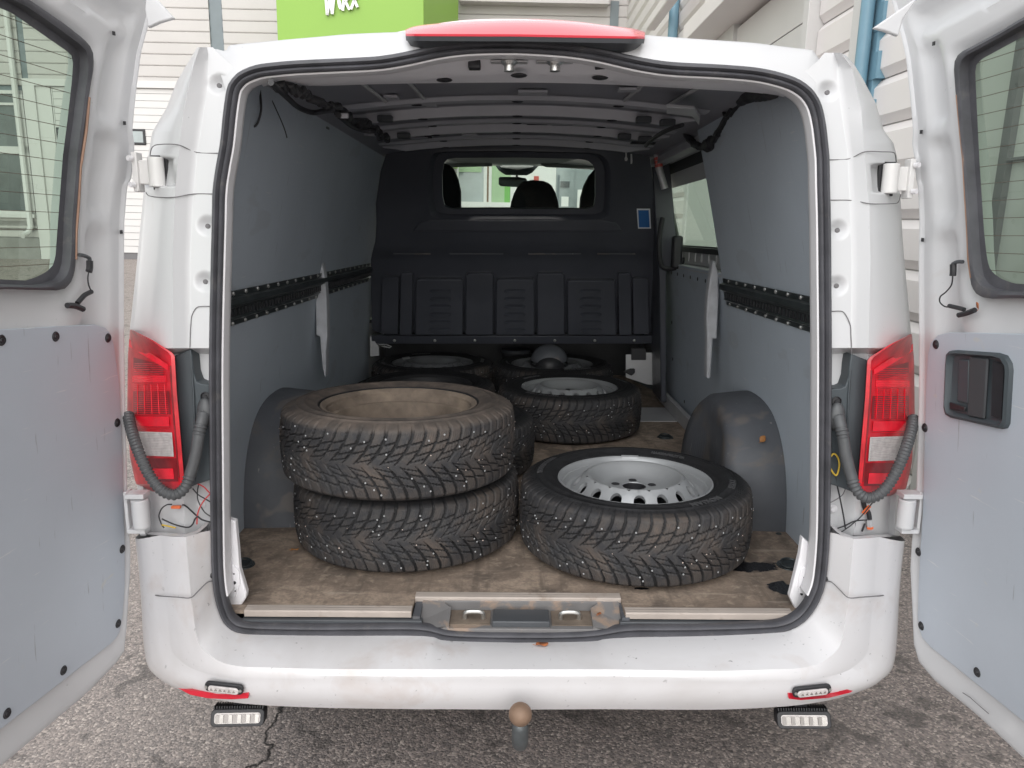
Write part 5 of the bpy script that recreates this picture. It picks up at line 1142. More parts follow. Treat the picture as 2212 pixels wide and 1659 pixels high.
# dark space below the bulkhead, foot brackets
part('seat_box', MB().box2((-0.84, 3.20, FZ), (0.84, 3.26, 1.12)).box2((-0.84, 2.66, 0.955), (0.84, 3.26, 0.975)), M['black'], van)
part('bulkhead_foot', MB().prism([at(x, y, 2.50) for x, y in ((1352,766),(1366,766),(1366,775),(1392,775),(1392,762),(1412,762),(1414,729),(1418,726),(1424,729),(1422,832),(1396,830),(1352,815))], (0, 0.004, 0)), M['galv'], van, label='white-grey bracket at the right foot of the bulkhead')
part('bulkhead_foot', MB().prism([at(x, y, 2.50) for x, y in ((799,726),(807,724),(811,740),(818,748),(819,768),(800,770))], (0, 0.004, 0)), M['galv'], van)
part('latch_block', MB().prism([at(x, y, 2.485) for x, y in ((1364,752),(1396,752),(1396,778),(1364,778))], (0, 0.012, 0)), M['black'], van, bevel=0.004)
part('hand_knob', MB().prism([at(x, y, 2.47) for x, y in ((1346,803),(1362,797),(1372,797),(1372,805),(1364,812),(1358,809))], (0, 0.02, 0)), M['black'], van, bevel=0.004)
part('wire_hook', MB().tube([at(x, y, 2.46) for x, y in ((819,744),(835,744),(846,749),(842,751),(825,748))], 0.003, 6), M['galv'], van)
# pillar furniture on the right of the bulkhead
part('side_post', MB().prism([Vector((0.70, 2.05, 0.6)), Vector((0.84, 2.05, 0.6)), Vector((0.78, 2.05, 1.45)), Vector((0.70, 2.05, 1.88)), Vector((0.62, 2.05, 1.88)), Vector((0.68, 2.05, 1.45))], (0, 0.0, 0)) if False else MB().prism([at(x, y, 2.22) for x, y in ((1404,320),(1440,316),(1447,350),(1456,450),(1462,560),(1440,590),(1440,870),(1428,868),(1424,600),(1416,480),(1410,380))], (0, 0.25, 0)), M['bulkhead'], van, bevel=0.006)
part('grab_handle', MB().tube(catmull([at(x, y, 2.16) for x, y in ((1432,470),(1426,500),(1424,540),(1430,575),(1452,580),(1470,572),(1474,556))], 5), 0.012, 10), M['black'], van, smooth=True)
part('door_lock', MB().box(at(1462, 545, 2.12), (0.05, 0.05, 0.16)), M['black'], van, bevel=0.012)
gs = part('gas_strut', MB().tube([at(1418, 318, 2.05), at(1424, 365, 2.05), at(1436, 408, 2.05)], 0.017, 12), M['galv'], van, smooth=True)
for t in (0.15, 0.33, 0.5): 
    a, b = at(1419, 322, 2.05), at(1424, 365, 2.05); p = a.lerp(b, t+0.25); part('red_band', MB().tube([p, p+(b-a).normalized()*0.014], 0.0185, 12), M['redsticker'], gs)
part('spanner', MB().prism([bh_(x, y, 0.02) for x, y in ((1349,308),(1353,308),(1354,312),(1352,316),(1353,336),(1355,341),(1353,345),(1349,345),(1348,340),(1350,335),(1349,316),(1347,312))], -BNn*0.003), M['bolt'], van)
part('spanner', MB().prism([bh_(x, y, 0.02) for x, y in ((1361,330),(1364,330),(1365,345),(1364,351),(1361,351),(1361,345))], -BNn*0.003), M['bolt'], van)
# ---- cab
def lz(pts, Y, dy, m, name, bv=0.01, **k): return part(name, MB().prism([at(x, y, Y) for x, y in pts], (0, dy, 0)), M[m], van, bevel=bv, **k)
def down(pts, Y, dy, name):
    ps = [at(x, y, Y) for x, y in pts]; ps = [Vector((ps[0].x, Y, 0.98))]+ps+[Vector((ps[-1].x, Y, 0.98))]
    return part(name, MB().prism(ps, (0, dy, 0)), M['seat'], van, bevel=0.02, segs=3)
down([(905,420),(912,385),(925,362),(945,352),(965,352),(978,362),(988,385),(994,412),(994,452)], 2.80, 0.12, 'seat_back')
down([(1101,456),(1104,436),(1110,418),(1118,402),(1130,392),(1150,388),(1180,391),(1192,400),(1200,415),(1206,436),(1209,456)], 2.80, 0.12, 'seat_back')
down([(1254,452),(1256,425),(1263,400),(1274,378),(1290,360),(1310,350),(1330,360),(1345,400)], 2.80, 0.12, 'seat_back')
lz([(1077,384),(1081,382),(1120,382),(1136,385),(1140,392),(1138,403),(1120,404),(1082,402),(1077,398)], 3.50, 0.03, 'black', 'rear_view_mirror', 0.004)
lz([(1114,368),(1119,368),(1119,384),(1114,384)], 3.52, 0.012, 'black', 'mirror_stem', 0.001)
lz([(1064,346),(1168,347),(1165,356),(1150,372),(1138,378),(1092,377),(1078,368),(1068,354)], 3.46, 0.05, 'darkgrey', 'roof_console', 0.006)
lz([(1075,352),(1158,353),(1150,362),(1117,367),(1082,362)], 3.44, 0.012, 'clear', 'console_lens', 0.003)
for pp in ([(950,336),(1064,338),(1063,359),(975,361),(955,356)], [(1168,338),(1284,340),(1282,364),(1180,361),(1168,356)]): lz(pp, 3.25, 0.02, 'headliner', 'sun_visor', 0.006)
part('headliner', MB().box2((-0.78, 2.10, 1.895), (0.78, 3.3, 1.902)), M['headliner'], van)
part('dashboard', MB().box2((-0.82, 3.45, 0.7), (0.82, 4.15, 1.16)), M['black'], van, bevel=0.04)
part('windscreen', MB().add([Vector((-0.78, 3.30, 1.91)), Vector((0.78, 3.30, 1.91)), Vector((0.86, 4.18, 1.13)), Vector((-0.86, 4.18, 1.13))], [(0, 1, 2, 3)]), M['glass_clear'], van)
for sg_ in (-1, 1):
    part('screen_pillar', MB().tube([Vector((sg_*0.80, 3.28, 1.90)), Vector((sg_*0.90, 4.15, 1.12))], 0.04, 10), M['paint'], van, smooth=True)
# ================================================================== REAR DOORS (parts of the van)
from types import SimpleNamespace
def door_setup(sg_):
    # plane of the inner face: X = sg*(x0 - lean*(z-.55) - spread*(y+.02)); s runs from the hinge towards the free edge
    x0, lean, spread = (0.943, 0.055, 0.107) if sg_ < 0 else (0.953, 0.055, 0.080)
    n = Vector((sg_*1.0, spread, lean)).normalized()            # points outwards, away from the cargo side
    p0 = Vector((sg_*x0, -0.02, 0.55))
    def sz(px, py):
        p = hit(px, py, p0, n); return (-(p.y+0.02), p.z)
    def w(s, z, h=0.0):
        y = -0.02-s; return Vector((sg_*(x0-lean*(z-0.55)+spread*s), y, z)) - n*h
    return SimpleNamespace(sz=sz, w=w, n=n, sg=sg_)
def star(c, poly, N):
    return [raypoly(c, 2*math.pi*i/N, poly) for i in range(N)]
def build_door(sg_, outer_px, win_px, glass_px, liner_px, clips, label):
    D = door_setup(sg_)
    ox = [D.sz(x, y) for x, y in outer_px]; wx = [D.sz(x, y) for x, y in win_px]; gx = [D.sz(x, y) for x, y in glass_px]; lx = [D.sz(x, y) for x, y in liner_px]
    FS = 0.66
    zt, zb = 1.93, ox[-1][1]-0.03
    ztop = ox[0][1]
    outer = ox + [(FS-0.12, ox[-1][1]-0.005), (FS, zb+0.06), (FS, 1.80), (FS-0.05, 1.93), (0.25, max(1.945, ztop+0.02)), (0.10, ztop+0.012)]
    wz1, wz0 = wx[0][1], wx[-1][1]
    win = wx + [(FS-0.09, wz0), (FS-0.05, wz0+0.04), (FS-0.05, wz1+0.0), (FS-0.09, wz1+0.02)]
    gla = gx + [(FS-0.11, gx[-1][1]), (FS-0.075, gx[-1][1]+0.03), (FS-0.075, gx[0][1]), (FS-0.11, gx[0][1]+0.01)]
    lin = lx + [(FS-0.10, lx[-1][1]), (FS-0.05, lx[-1][1]+0.04), (FS-0.05, lx[0][1]-0.02), (FS-0.08, lx[0][1])]
    D.outer, D.win, D.gla, D.lin = outer, win, gla, lin
    c = ((win[0][0]+FS)/2*0.0+0.28, 1.60); N = 240
    wi = star(c, win, N); wo = star(c, outer, N)
    def dent(z): # pressed pockets down the hinge-side column
        v = 0.0
        for a, b in ((1.70, 1.86), (1.50, 1.66), (1.20, 1.46), (0.9, 1.1)):
            v += 1/(1+math.exp(-(z-a)*160))*1/(1+math.exp((z-b)*160))
        return min(v, 1)
    prof = [(0, -0.020), (0.05, -0.014), (0.10, -0.004), (0.16, -0.002), (0.24, -0.003), (0.30, -0.010), (0.36, -0.019), (0.44, -0.022), (0.56, -0.022), (0.64, -0.017), (0.70, -0.008), (0.76, -0.005), (0.84, -0.005), (0.92, -0.006), (0.95, -0.006), (0.972, -0.001), (0.99, 0.0), (0.997, 0.0), (1.0, -0.0015)]
    rows = []
    dirv = Vector((0, 0, 0))
    for t, h in prof:
        row = []
        for a, b in zip(wi, wo):
            s_, z_ = lerp(a[0], b[0], t), lerp(a[1], b[1], t); hh = h
            if 0.26 < t < 0.72: hh = h*(0.22+0.78*dent(z_)) if z_ < 1.9 else h
            row.append(D.w(s_, z_, hh))
        rows.append(row)
    wo_c = [( (b[0]-0.004) , b[1]) for b in wo]
    rows.append([D.w(b[0], b[1], -0.040) for b in wo])
    wi2 = [(a[0], a[1]) for a in wi]
    rows.append([D.w(lerp(b[0], a[0], 0.04), lerp(b[1], a[1], 0.04), -0.048) for a, b in zip(wi, wo)])
    rows.append([D.w(a[0], a[1], -0.050) for a in wi]); rows.append([D.w(a[0], a[1], -0.016) for a in wi])
    d = part('rear_door', MB().loft(rows, close_u=True), M['paint'], van, smooth=True, angle=55, label=label)
    D.obj = d
    # liner board
    lb = part('liner_board', MB().prism([D.w(s, z, -0.006) for s, z in lin], -D.n*0.006), M['liner_door'], d, bevel=0.0015)
    # raised pressed lip above the board
    # window seal
    wp = [Vector((s, z, 0)) for s, z in win]; wr_ = resample(catmull(wp, 5, True), 160, True)
    gg = star(c, gla, 160); ww = star(c, win, 160)
    rws = [[D.w(a[0], a[1], h) for a in (ww if k in (0, 1) else [(lerp(p[0], q_[0], f), lerp(p[1], q_[1], f)) for p, q_ in zip(ww, gg)])] for k, h, f in ((0, -0.014, 0), (1, 0.006, 0), (2, 0.009, 0.25), (3, 0.006, 0.45), (4, -0.012, 0.5), (5, -0.014, 1.0))]
    part('window_seal', MB().loft(rws, close_u=True), M['darkgrey'] if False else M['seal'], d, smooth=True, angle=50)
    gp_ = [D.w(a[0], a[1], -0.018) for a in ww]
    part('door_glass', MB().add(gp_, [tuple(range(160))]), M['glass_door'], d)
    return D
L_out = [(338,-14),(328,25),(321,57),(319,62),(305,113),(295,192),(290,240),(286,285),(291,312),(289,345),(284,385),(275,405),(269,480),(268,566),(268,679),(269,760),(270,851),(274,988),(276,1108),(281,1159),(283,1227),(279,1280),(275,1330),(274,1382),(272,1400),(266,1416),(245,1440),(192,1495),(103,1570),(0,1658)]
L_win = [(58,0),(130,49),(170,80),(186,95),(194,108),(197,124),(196,150),(188,195),(169,338),(158,488),(158,560),(155,590),(147,610),(135,623),(115,627),(0,624)]
L_gla = [(40,28),(75,52),(120,84),(160,112),(169,121),(172,135),(170,170),(160,260),(150,338),(139,488),(134,556),(128,575),(115,588),(92,600),(70,607),(0,604)]
L_lin = [(0,712),(120,705),(205,701),(228,708),(240,722),(247,748),(253,790),(258,830),(265,988),(268,1108),(270,1180),(270,1262),(266,1325),(259,1365),(250,1380),(238,1392),(0,1577)]
mirx = lambda l, f: [f(x, y) for x, y in l]
R_out = [(1920,-14),(1932,20),(1941,60),(1944,66),(1957,125),(1965,203),(1970,255),(1972,285),(1970,312),(1976,345),(1978,385),(1983,405),(1986,480),(1984,566),(1984,600),(1985,760),(1985,851),(1981,988),(1978,1100),(1970,1159),(1966,1227),(1969,1290),(1971,1340),(1973,1390),(1976,1410),(1985,1432),(2010,1462),(2060,1500),(2212,1655)]
R_out[-3:] = [(2020,1472),(2106,1541),(2212,1640)]
R_win = [(2212,40),(2170,66),(2110,98),(2082,112),(2070,124),(2066,142),(2068,170),(2074,250),(2085,345),(2094,480),(2096,540),(2100,590),(2104,615),(2112,632),(2128,642),(2150,645),(2212,644)]
R_gla = [(2212,70),(2150,104),(2108,127),(2096,136),(2092,150),(2094,200),(2101,345),(2111,500),(2117,555),(2122,578),(2132,592),(2150,604),(2175,613),(2212,616)]
R_lin = [(2212,721),(2120,719),(2050,718),(2025,724),(2010,740),(2004,765),(2000,830),(1996,988),(1993,1108),(1988,1180),(1984,1262),(1982,1330),(1985,1358),(1992,1378),(2010,1398),(2212,1560)]
DL = build_door(-1, L_out, L_win, L_gla, L_lin, None, 'left rear door swung open, glazed above a grey board')
DR = build_door(1, R_out, R_win, R_gla, R_lin, None, 'right rear door swung open, with a black inner handle in its grey board')
clipm = MB().lathe([(0, 0.0035), (0.004, 0.003), (0.005, 0.0015), (0.0085, 0.0022), (0.0105, 0)], 14).mesh('clip', True); clipm.materials.append(M['black'])
def put(D, px, py, me, name, h=0.0003, sc=1.0):
    p = D.w(*D.sz(px, py), h); o = bpy.data.objects.new(name, me); COL.objects.link(o); o.parent = D.obj
    o.matrix_world = Matrix.Translation(p) @ Vector((0, 0, 1)).rotation_difference(-D.n).to_matrix().to_4x4() @ Matrix.Scale(sc, 4); return o
for x, y in ((233,730),(120,727),(3,735),(253,913),(264,1186),(255,1347),(137,1448),(15,1541)): put(DL, x, y, clipm, 'clip')
for x, y in ((2022,744),(1998,924),(1981+3,1192),(1990,1352),(2111,1452)): put(DR, x, y, clipm, 'clip')
holem = MB().box((0, 0, 0), (0.008, 0.008, 0.002)).mesh('square_hole'); holem.materials.append(M['black'])
for x, y in ((246,72),(269,266),(262,501),): put(DL, x, y, holem, 'square_hole', 0.000)
for x, y in ((2017,94),(1990,285),(1993,518)): put(DR, x, y, holem, 'square_hole', 0.000)
# copper antenna foil down the edge of the glass
for D, pts in ((DL, [(186,210),(180,280),(170,345),(167,360),(163,440),(158,500),(157,560)]), (DR, [(2074,205),(2082,290),(2088,345),(2092,420),(2097,500),(2099,560),(2105,600)])):
    part('foil_strip', MB().tube([D.w(*D.sz(x, y), 0.006) for x, y in pts], 0.0035, 6), M['copper'], D.obj, smooth=True)
# heater wires in the glass
for D in (DL, DR):
    mb = MB(); z = 1.40; win = D.win
    zs = [1.395+0.0335*k for k in range(14)]
    for z in zs:
        ss = []
        P_ = D.gla
        for i in range(len(P_)):
            (a, b), (c_, d_) = P_[i], P_[(i+1) % len(P_)]
            if (b-z)*(d_-z) < 0: ss.append(a+(z-b)/(d_-b)*(c_-a))
        if len(ss) >= 2: mb.tube([D.w(min(ss)-0.02, z, -0.0165), D.w(max(ss), z, -0.0165)], 0.0006, 4)
    part('heater_wires', mb, M['wirefine'], D.obj)
# antenna lead and plug
def dtube(D, pts, r, m, name, h=0.012): return part(name, MB().tube(catmull([D.w(*D.sz(x, y), h) for x, y in pts], 6), r, 8), M[m], D.obj, smooth=True)
dtube(DL, [(159,550),(168,551),(180,556),(182,562)], 0.004, 'darkgrey', 'aerial_lead'); dtube(DL, [(182,562),(182,578),(180,586)], 0.0065, 'black', 'plug')
dtube(DL, [(180,586),(178,600),(180,615),(186,629)], 0.0015, 'black', 'aerial_lead'); dtube(DL, [(186,629),(172,636),(164,644),(155,654)], 0.005, 'black', 'wing_nut'); dtube(DL, [(133,659),(150,660),(168,667)], 0.006, 'black', 'wing_nut')
dtube(DR, [(2092,565),(2080,565),(2070,570)], 0.004, 'darkgrey', 'aerial_lead'); dtube(DR, [(2071,570),(2071,585),(2070,595)], 0.0065, 'black', 'plug')
dtube(DR, [(2070,595),(2067,615),(2055,630),(2043,640),(2042,652),(2052,661),(2065,663)], 0.0015, 'black', 'aerial_lead'); dtube(DR, [(2062,660),(2080,664),(2095,668)], 0.0045, 'black', 'wing_nut'); dtube(DR, [(2083,680),(2100,676),(2118,669)], 0.0055, 'black', 'wing_nut')
# inner handle on the right door
hd = [(2057,757),(2070,756),(2160,762),(2178,768),(2188,785),(2190,800),(2183,915),(2178,925),(2166,927),(2060,903),(2048,896),(2044,880),(2048,785),(2050,764)]
hp = [DR.w(*DR.sz(x, y), 0.0) for x, y in hd]; cc = sum(hp, Vector())/len(hp)
mb = MB(); mb.loft([[p for p in hp], [p-DR.n*0.008+(cc-p)*0.02 for p in hp], [p-DR.n*0.011+(cc-p)*0.09 for p in hp], [p-DR.n*0.001+(cc-p)*0.17 for p in hp]], close_u=True); mb.add([p-DR.n*0.001+(cc-p)*0.17 for p in hp], [tuple(range(len(hp)))])
hb_ = part('door_handle', mb, M['housing'], DR.obj, smooth=True, angle=50, label='black recessed inner door handle')
def hplate(pts, h0, dh, m, name, bv): return part(name, MB().prism([DR.w(*DR.sz(x, y), h0) for x, y in pts], -DR.n*dh), M[m], hb_ if False else DR.obj, bevel=bv)
hplate([(2100,770),(2140,775),(2132,905),(2096,898)], 0.001, 0.006, 'handle', 'handle_bridge', 0.003)
hplate([(2078,776),(2100,777),(2098,872),(2074,866)], 0.002, 0.005, 'housing', 'handle_lever', 0.005)
hplate([(2148,782),(2172,786),(2166,905),(2144,898)], 0.002, 0.001, 'seat', 'handle_slot', 0.0)
hplate([(2058,868),(2092,878),(2092,888),(2058,884)], 0.004, 0.004, 'black', 'handle_foot', 0.002)
# overhanging top corner flaps
for D, pts in ((DL, [(316,-20),(338,-2),(376,39),(345,48),(319,60),(312,20)]), (DR, [(1985,-8),(1887,60),(1910,66),(1941,78),(1952,40)])):
    a = [P(x, y, 0.0) if i in (2, 3, 1) else D.w(*D.sz(x, y), -0.005) for i, (x, y) in enumerate(pts)]
    a = [at(x, y, 0.02) for x, y in pts]
    part('top_flap', MB().prism(a, (0, 0.012, 0)), M['paint'], D.obj, bevel=0.003)
# scratch and rub marks on the lower edges
part('scuff_mark', MB().tube([DR.w(*DR.sz(x, y), 0.0045) for x, y in ((2084,1496),(2100,1506),(2120,1524),(2140,1541))], 0.001, 4), M['seam'], DR.obj)
# ================================================================== WHEELS
R0 = 0.336
def grid_mesh(name, co, nth, nw, mat, attr=None):
    me = bpy.data.meshes.new(name); nv = nth*nw
    i = np.arange(nth)[:, None]; j = np.arange(nw-1)[None, :]
    a = i*nw+j; b = ((i+1) % nth)*nw+j
    quads = np.stack([a, b, b+1, a+1], -1).reshape(-1, 4).astype(np.int32); nq = len(quads)
    me.vertices.add(nv); me.vertices.foreach_set('co', co.reshape(-1).astype(np.float32))
    me.loops.add(nq*4); me.loops.foreach_set('vertex_index', quads.reshape(-1))
    me.polygons.add(nq); me.polygons.foreach_set('loop_start', np.arange(0, nq*4, 4, dtype=np.int32))
    me.polygons.foreach_set('use_smooth', np.ones(nq, dtype=bool)); me.update(calc_edges=True)
    if attr is not None:
        at_ = me.attributes.new('tread', 'FLOAT', 'POINT'); at_.data.foreach_set('value', attr.reshape(-1).astype(np.float32))
    me.materials.append(mat); return me
def tyre_mesh(name, mat, nth=1150, seed=1):
    # cross-section, inner bead (bottom) round the crown to the outer bead (top): (r, z, w) with w in [-1,1] on the tread
    half = [(0.2215, 0.079), (0.2225, 0.088), (0.2275, 0.0955), (0.233, 0.0985), (0.236, 0.0975), (0.242, 0.1015), (0.252, 0.1045), (0.262, 0.1062), (0.264, 0.1078), (0.267, 0.1078), (0.269, 0.1060), (0.278, 0.1055), (0.286, 0.1035), (0.2875, 0.1055), (0.2905, 0.1052), (0.292, 0.1028), (0.300, 0.1005)]
    sh = [(0.3085, 0.0975), (0.3150, 0.0945), (0.3205, 0.0915), (0.3250, 0.0880)]
    tw = np.linspace(0.084, -0.084, 84)
    crown = [(R0-0.0075*(abs(z)/0.084)**2.6, z) for z in tw]
    prof = half+sh+crown+[(r, -z) for r, z in reversed(sh)]+[(r, -z) for r, z in reversed(half)]
    prof = np.array(prof); r = prof[:, 0]; z = prof[:, 1]; nw = len(prof)
    th = np.arange(nth)*2*math.pi/nth
    TH, Zz = np.meshgrid(th, z, indexing='ij'); _, RR = np.meshgrid(th, r, indexing='ij')
    w = Zz/0.088; aw = np.abs(w); sgn = np.sign(w)
    Np = 62; rs = np.random.RandomState(seed)
    sweep = 0.155*np.clip(1-aw, 0, 1)**1.7
    ph0 = Np*(TH+sweep)/(2*math.pi)+np.where(sgn > 0, 0.0, 0.5)
    ph = ph0-np.floor(ph0); idx = np.floor(ph0).astype(int)
    dist = np.minimum(ph, 1-ph)                        # distance from a groove, in pitches (0.034 m)
    gw = np.interp(aw, [0, 0.12, 0.45, 1], [0.06, 0.085, 0.115, 0.115])
    main = dist < gw
    keep = ((idx % 2 == 0) & (aw > 0.03)) | (aw > 0.16)
    rib = aw < 0.0
    main &= keep & ~rib
    c1 = np.abs(aw-(0.60+0.10*(ph-0.5)+0.03*np.where(idx % 2 == 0, 1, -1))) < 0.028
    c2 = (np.abs(aw-(0.34+0.12*(ph-0.5)+0.025*np.where(idx % 2 == 0, 1, -1))) < 0.026)
    c3 = (np.abs(aw-(0.13+0.10*(ph-0.5))) < 0.020) & (idx % 2 == 1)
    onTread = (RR > 0.3075)
    g = (main | ((c1 | c2 | c3) & (aw < 0.9))) & onTread
    shoulder = (RR < 0.3255)
    depth = np.where(shoulder, 0.0055, 0.0085)
    sip = (np.abs(((ph*5.5) % 1)-0.5) < 0.13) & (aw > 0.62) & (aw < 0.95) & (dist > 0.14)
    sip2 = (np.abs(((ph*4.0+w*3) % 1)-0.5) < 0.13) & (aw < 0.56) & (aw > 0.2) & (dist > 0.16)
    disp = np.where(g, -depth, 0.0)+np.where((sip | sip2) & ~g & onTread, -0.0013, 0.0)
    disp = disp+np.where(onTread & ~g, rs.normal(0, 0.00022, g.shape), 0)
    RR2 = RR+disp*np.clip((RR-0.300)/0.02, 0.3, 1)
    co = np.stack([RR2*np.cos(TH), RR2*np.sin(TH), Zz], -1)
    attr = (onTread & ~g).astype(float)*np.where(RR > 0.318, 1.0, 0.35)
    return grid_mesh(name, co, nth, nw, mat, attr)
ME_T = tyre_mesh('tyre', M['rubber']); ME_TD = ME_T.copy(); ME_TD.materials.clear(); ME_TD.materials.append(M['rubber_dusty'])
def studs_mesh(seed, mat, n=150):
    r_ = random.Random(seed); mb = MB()
    for row_w, cnt in ((0.82, 15), (0.66, 14), (0.47, 11), (0.36, 6), (-0.82, 15), (-0.66, 14), (-0.47, 11), (-0.36, 6), (0.2, 3), (-0.2, 3)):
        for k in range(cnt):
            a = 2*math.pi*(k+r_.uniform(0.1, 0.9))/cnt; zz = row_w*0.088+r_.uniform(-0.004, 0.004); rr = R0-0.0075*(abs(zz)/0.084)**2.6
            c = Vector((rr*math.cos(a), rr*math.sin(a), zz)); nrm = Vector((math.cos(a), math.sin(a), 0)); t = Vector((-math.sin(a), math.cos(a), 0)); up = Vector((0, 0, 1))
            R_ = 0.0027; ring_ = [c+nrm*0.0003+(t*math.cos(b)+up*math.sin(b))*R_ for b in np.linspace(0, 2*math.pi, 8)[:-1]]; ring2 = [c+nrm*0.0014+(t*math.cos(b)+up*math.sin(b))*R_*0.72 for b in np.linspace(0, 2*math.pi, 8)[:-1]]
            b0 = len(mb.v); mb.loft([ring_, ring2], close_u=True); mb.add(ring2, [tuple(range(7))])
    me = mb.mesh('studs', True); me.materials.append(mat); return me
def grit_mesh(seed, mat, n=46):
    r_ = random.Random(seed); mb = MB()
    for k in range(n):
        a = r_.uniform(0, 6.283); zz = r_.gauss(0, 0.022); c = Vector(((R0-0.001)*math.cos(a), (R0-0.001)*math.sin(a), zz)); s_ = r_.uniform(0.0012, 0.0024); mb.sphere(c, s_, 5, 3, (1, 1, 0.8))
    me = mb.mesh('grit'); me.materials.append(mat); return me
ME_S = [studs_mesh(s, M['stud']) for s in (1, 2, 3)]; ME_G = [grit_mesh(s, M['grit']) for s in (1, 2)]
# steel wheel, outer face up
def rim_front():
    mb = MB()
    prof = [(0.2085, -0.094), (0.222, -0.094), (0.223, -0.088), (0.212, -0.082), (0.205, -0.060), (0.186, -0.03), (0.186, 0.03), (0.199, 0.055), (0.206, 0.076), (0.2225, 0.082), (0.2250, 0.0905), (0.2235, 0.0945), (0.2195, 0.0950), (0.2155, 0.0910), (0.2110, 0.0840), (0.2085, 0.0700), (0.2050, 0.0615), (0.1980, 0.0570), (0.1915, 0.0555), (0.1865, 0.0570)]
    mb.lathe(prof, 96)
    # disc outside the crest: a band with sixteen oval vent holes
    n = 16; pf = lambda t: (lerp(0.1865, 0.1400, t), float(np.interp(t, [0, .18, .5, .85, 1], [0.0570, 0.0640, 0.0835, 0.1010, 0.1045])))
    for k in range(n):
        a0 = 2*math.pi*k/n; da = math.pi/n
        sq, el, el2 = [], [], []
        K = 28
        for j in range(K):
            an = 2*math.pi*j/K; cx_, cy_ = math.cos(an), math.sin(an); m_ = max(abs(cx_), abs(cy_)); u_, v_ = cx_/m_, cy_/m_
            r, z = pf(0.5+0.5*v_); sq.append(Vector((r*math.cos(a0+da*u_), r*math.sin(a0+da*u_), z)))
            eu, ev = 0.50*cx_, 0.46+0.27*cy_; r, z = pf(ev); p = Vector((r*math.cos(a0+da*eu), r*math.sin(a0+da*eu), z)); el.append(p)
            el2.append(p+Vector((-math.cos(a0)*0.006, -math.sin(a0)*0.006, -0.010)))
        mid = [s.lerp(e, 0.75) for s, e in zip(sq, el)]
        mb.loft([sq, mid, el, el2], close_u=True)
    crest = [(0.1400, 0.1045), (0.1360, 0.1055), (0.1300, 0.1035), (0.118, 0.094), (0.100, 0.079), (0.088, 0.0715), (0.080, 0.0690), (0.070, 0.0685), (0.040, 0.0685), (0.0345, 0.0700), (0.0335, 0.0680)]
    mb.lathe(crest, 72); return mb
def rim_back():
    mb = MB()
    prof = [(0.2085, -0.094), (0.222, -0.094), (0.223, -0.088), (0.186, -0.03), (0.199, 0.055), (0.206, 0.076), (0.2225, 0.082), (0.2250, 0.0905), (0.2235, 0.0945), (0.2195, 0.0950), (0.2140, 0.0905), (0.2080, 0.0850), (0.2060, 0.0640), (0.2040, 0.0590), (0.1960, 0.0570), (0.1915, 0.0550), (0.1895, 0.0480), (0.1860, -0.02), (0.1840, -0.045), (0.160, -0.062), (0.148, -0.075), (0.135, -0.068), (0.110, -0.045), (0.075, -0.038), (0.034, -0.038), (0.034, -0.06)]
    mb.lathe(prof, 96); return mb
ME_RF = rim_front().mesh('steel_rim', True, 38); ME_RF.materials.append(M['steel'])
ME_RB = rim_back().mesh('steel_rim', True, 38); ME_RB.materials.append(M['steel_dirty'])
ME_RFD = ME_RF.copy(); ME_RFD.materials.clear(); ME_RFD.materials.append(M['steel_shaded']); ME_RBD = ME_RB.copy(); ME_RBD.materials.clear(); ME_RBD.materials.append(M['steel_black'])
ME_HUB_SHADE = MB().lathe([(0.0, 0.02), (0.12, 0.02), (0.185, 0.02)], 32).mesh('hub_shadow'); ME_HUB_SHADE.materials.append(M['black'])  # black disc added behind the vent holes, standing for the shade inside the wheel
ME_BORE = MB().lathe([(0.0336, 0.0682), (0.0330, 0.0670), (0.0330, 0.040), (0, 0.040)], 32).mesh('centre_bore'); ME_BORE.materials.append(M['black'])  # bore wall coloured black, so the shade in the hole is painted on
ME_BEAD = MB().lathe([(0.2255, 0.0925), (0.2275, 0.0962), (0.2300, 0.0975), (0.2285, 0.0955)], 64).mesh('bead_gap'); ME_BEAD.materials.append(M['rubber'])
def lug_mesh(): 
    mb = MB()
    for k in range(1):
        a = math.pi/2+2*math.pi*k/5; c = Vector((0.056*math.cos(a), 0.056*math.sin(a), 0.0688)); mb.lathe([(0.0085, 0.0), (0.0115, 0.0012), (0.0125, 0.0003)], 14, Matrix.Translation(c)); mb.lathe([(0, 0.0002), (0.0085, 0.0002)], 14, Matrix.Translation(c))
    return mb
ME_LUG = lug_mesh().mesh('lug_hole'); ME_LUG.materials.append(M['black'])
def weight_mesh():
    mb = MB(); 
    for a0, a1 in ((math.radians(82), math.radians(96)),):
        rows = []
        for k in range(7):
            a = lerp(a0, a1, k/6); rows.append([Vector((r*math.cos(a), r*math.sin(a), z)) for r, z in ((0.2245, 0.0955), (0.2200, 0.0985), (0.2130, 0.0945), (0.2110, 0.0885), (0.2160, 0.0925), (0.2200, 0.0955))])
        mb.loft(rows, close_u=True); mb.add(rows[0], [tuple(range(6))]); mb.add(rows[-1], [tuple(range(6))])
    return mb
ME_W = weight_mesh().mesh('balance_weight'); ME_W.materials.append(M['steel'])
def letters_mesh(txt, r0, size, a_mid, flip=False):
    vs, fs = text_verts(txt, size, 0.0012, bold=0.0010, spacing=1.12); out = []
    for v in vs:
        a = a_mid+(-v.x)/r0 if not flip else a_mid+v.x/r0; r = r0+v.y if not flip else r0-v.y
        zz = float(np.interp(r, [0.236, 0.242, 0.252, 0.262, 0.278, 0.286], [0.0975, 0.1015, 0.1045, 0.1062, 0.1055, 0.1035]))
        out.append(Vector((r*math.cos(a), r*math.sin(a), zz+0.0006+v.z)))
    return MB().add(out, fs)
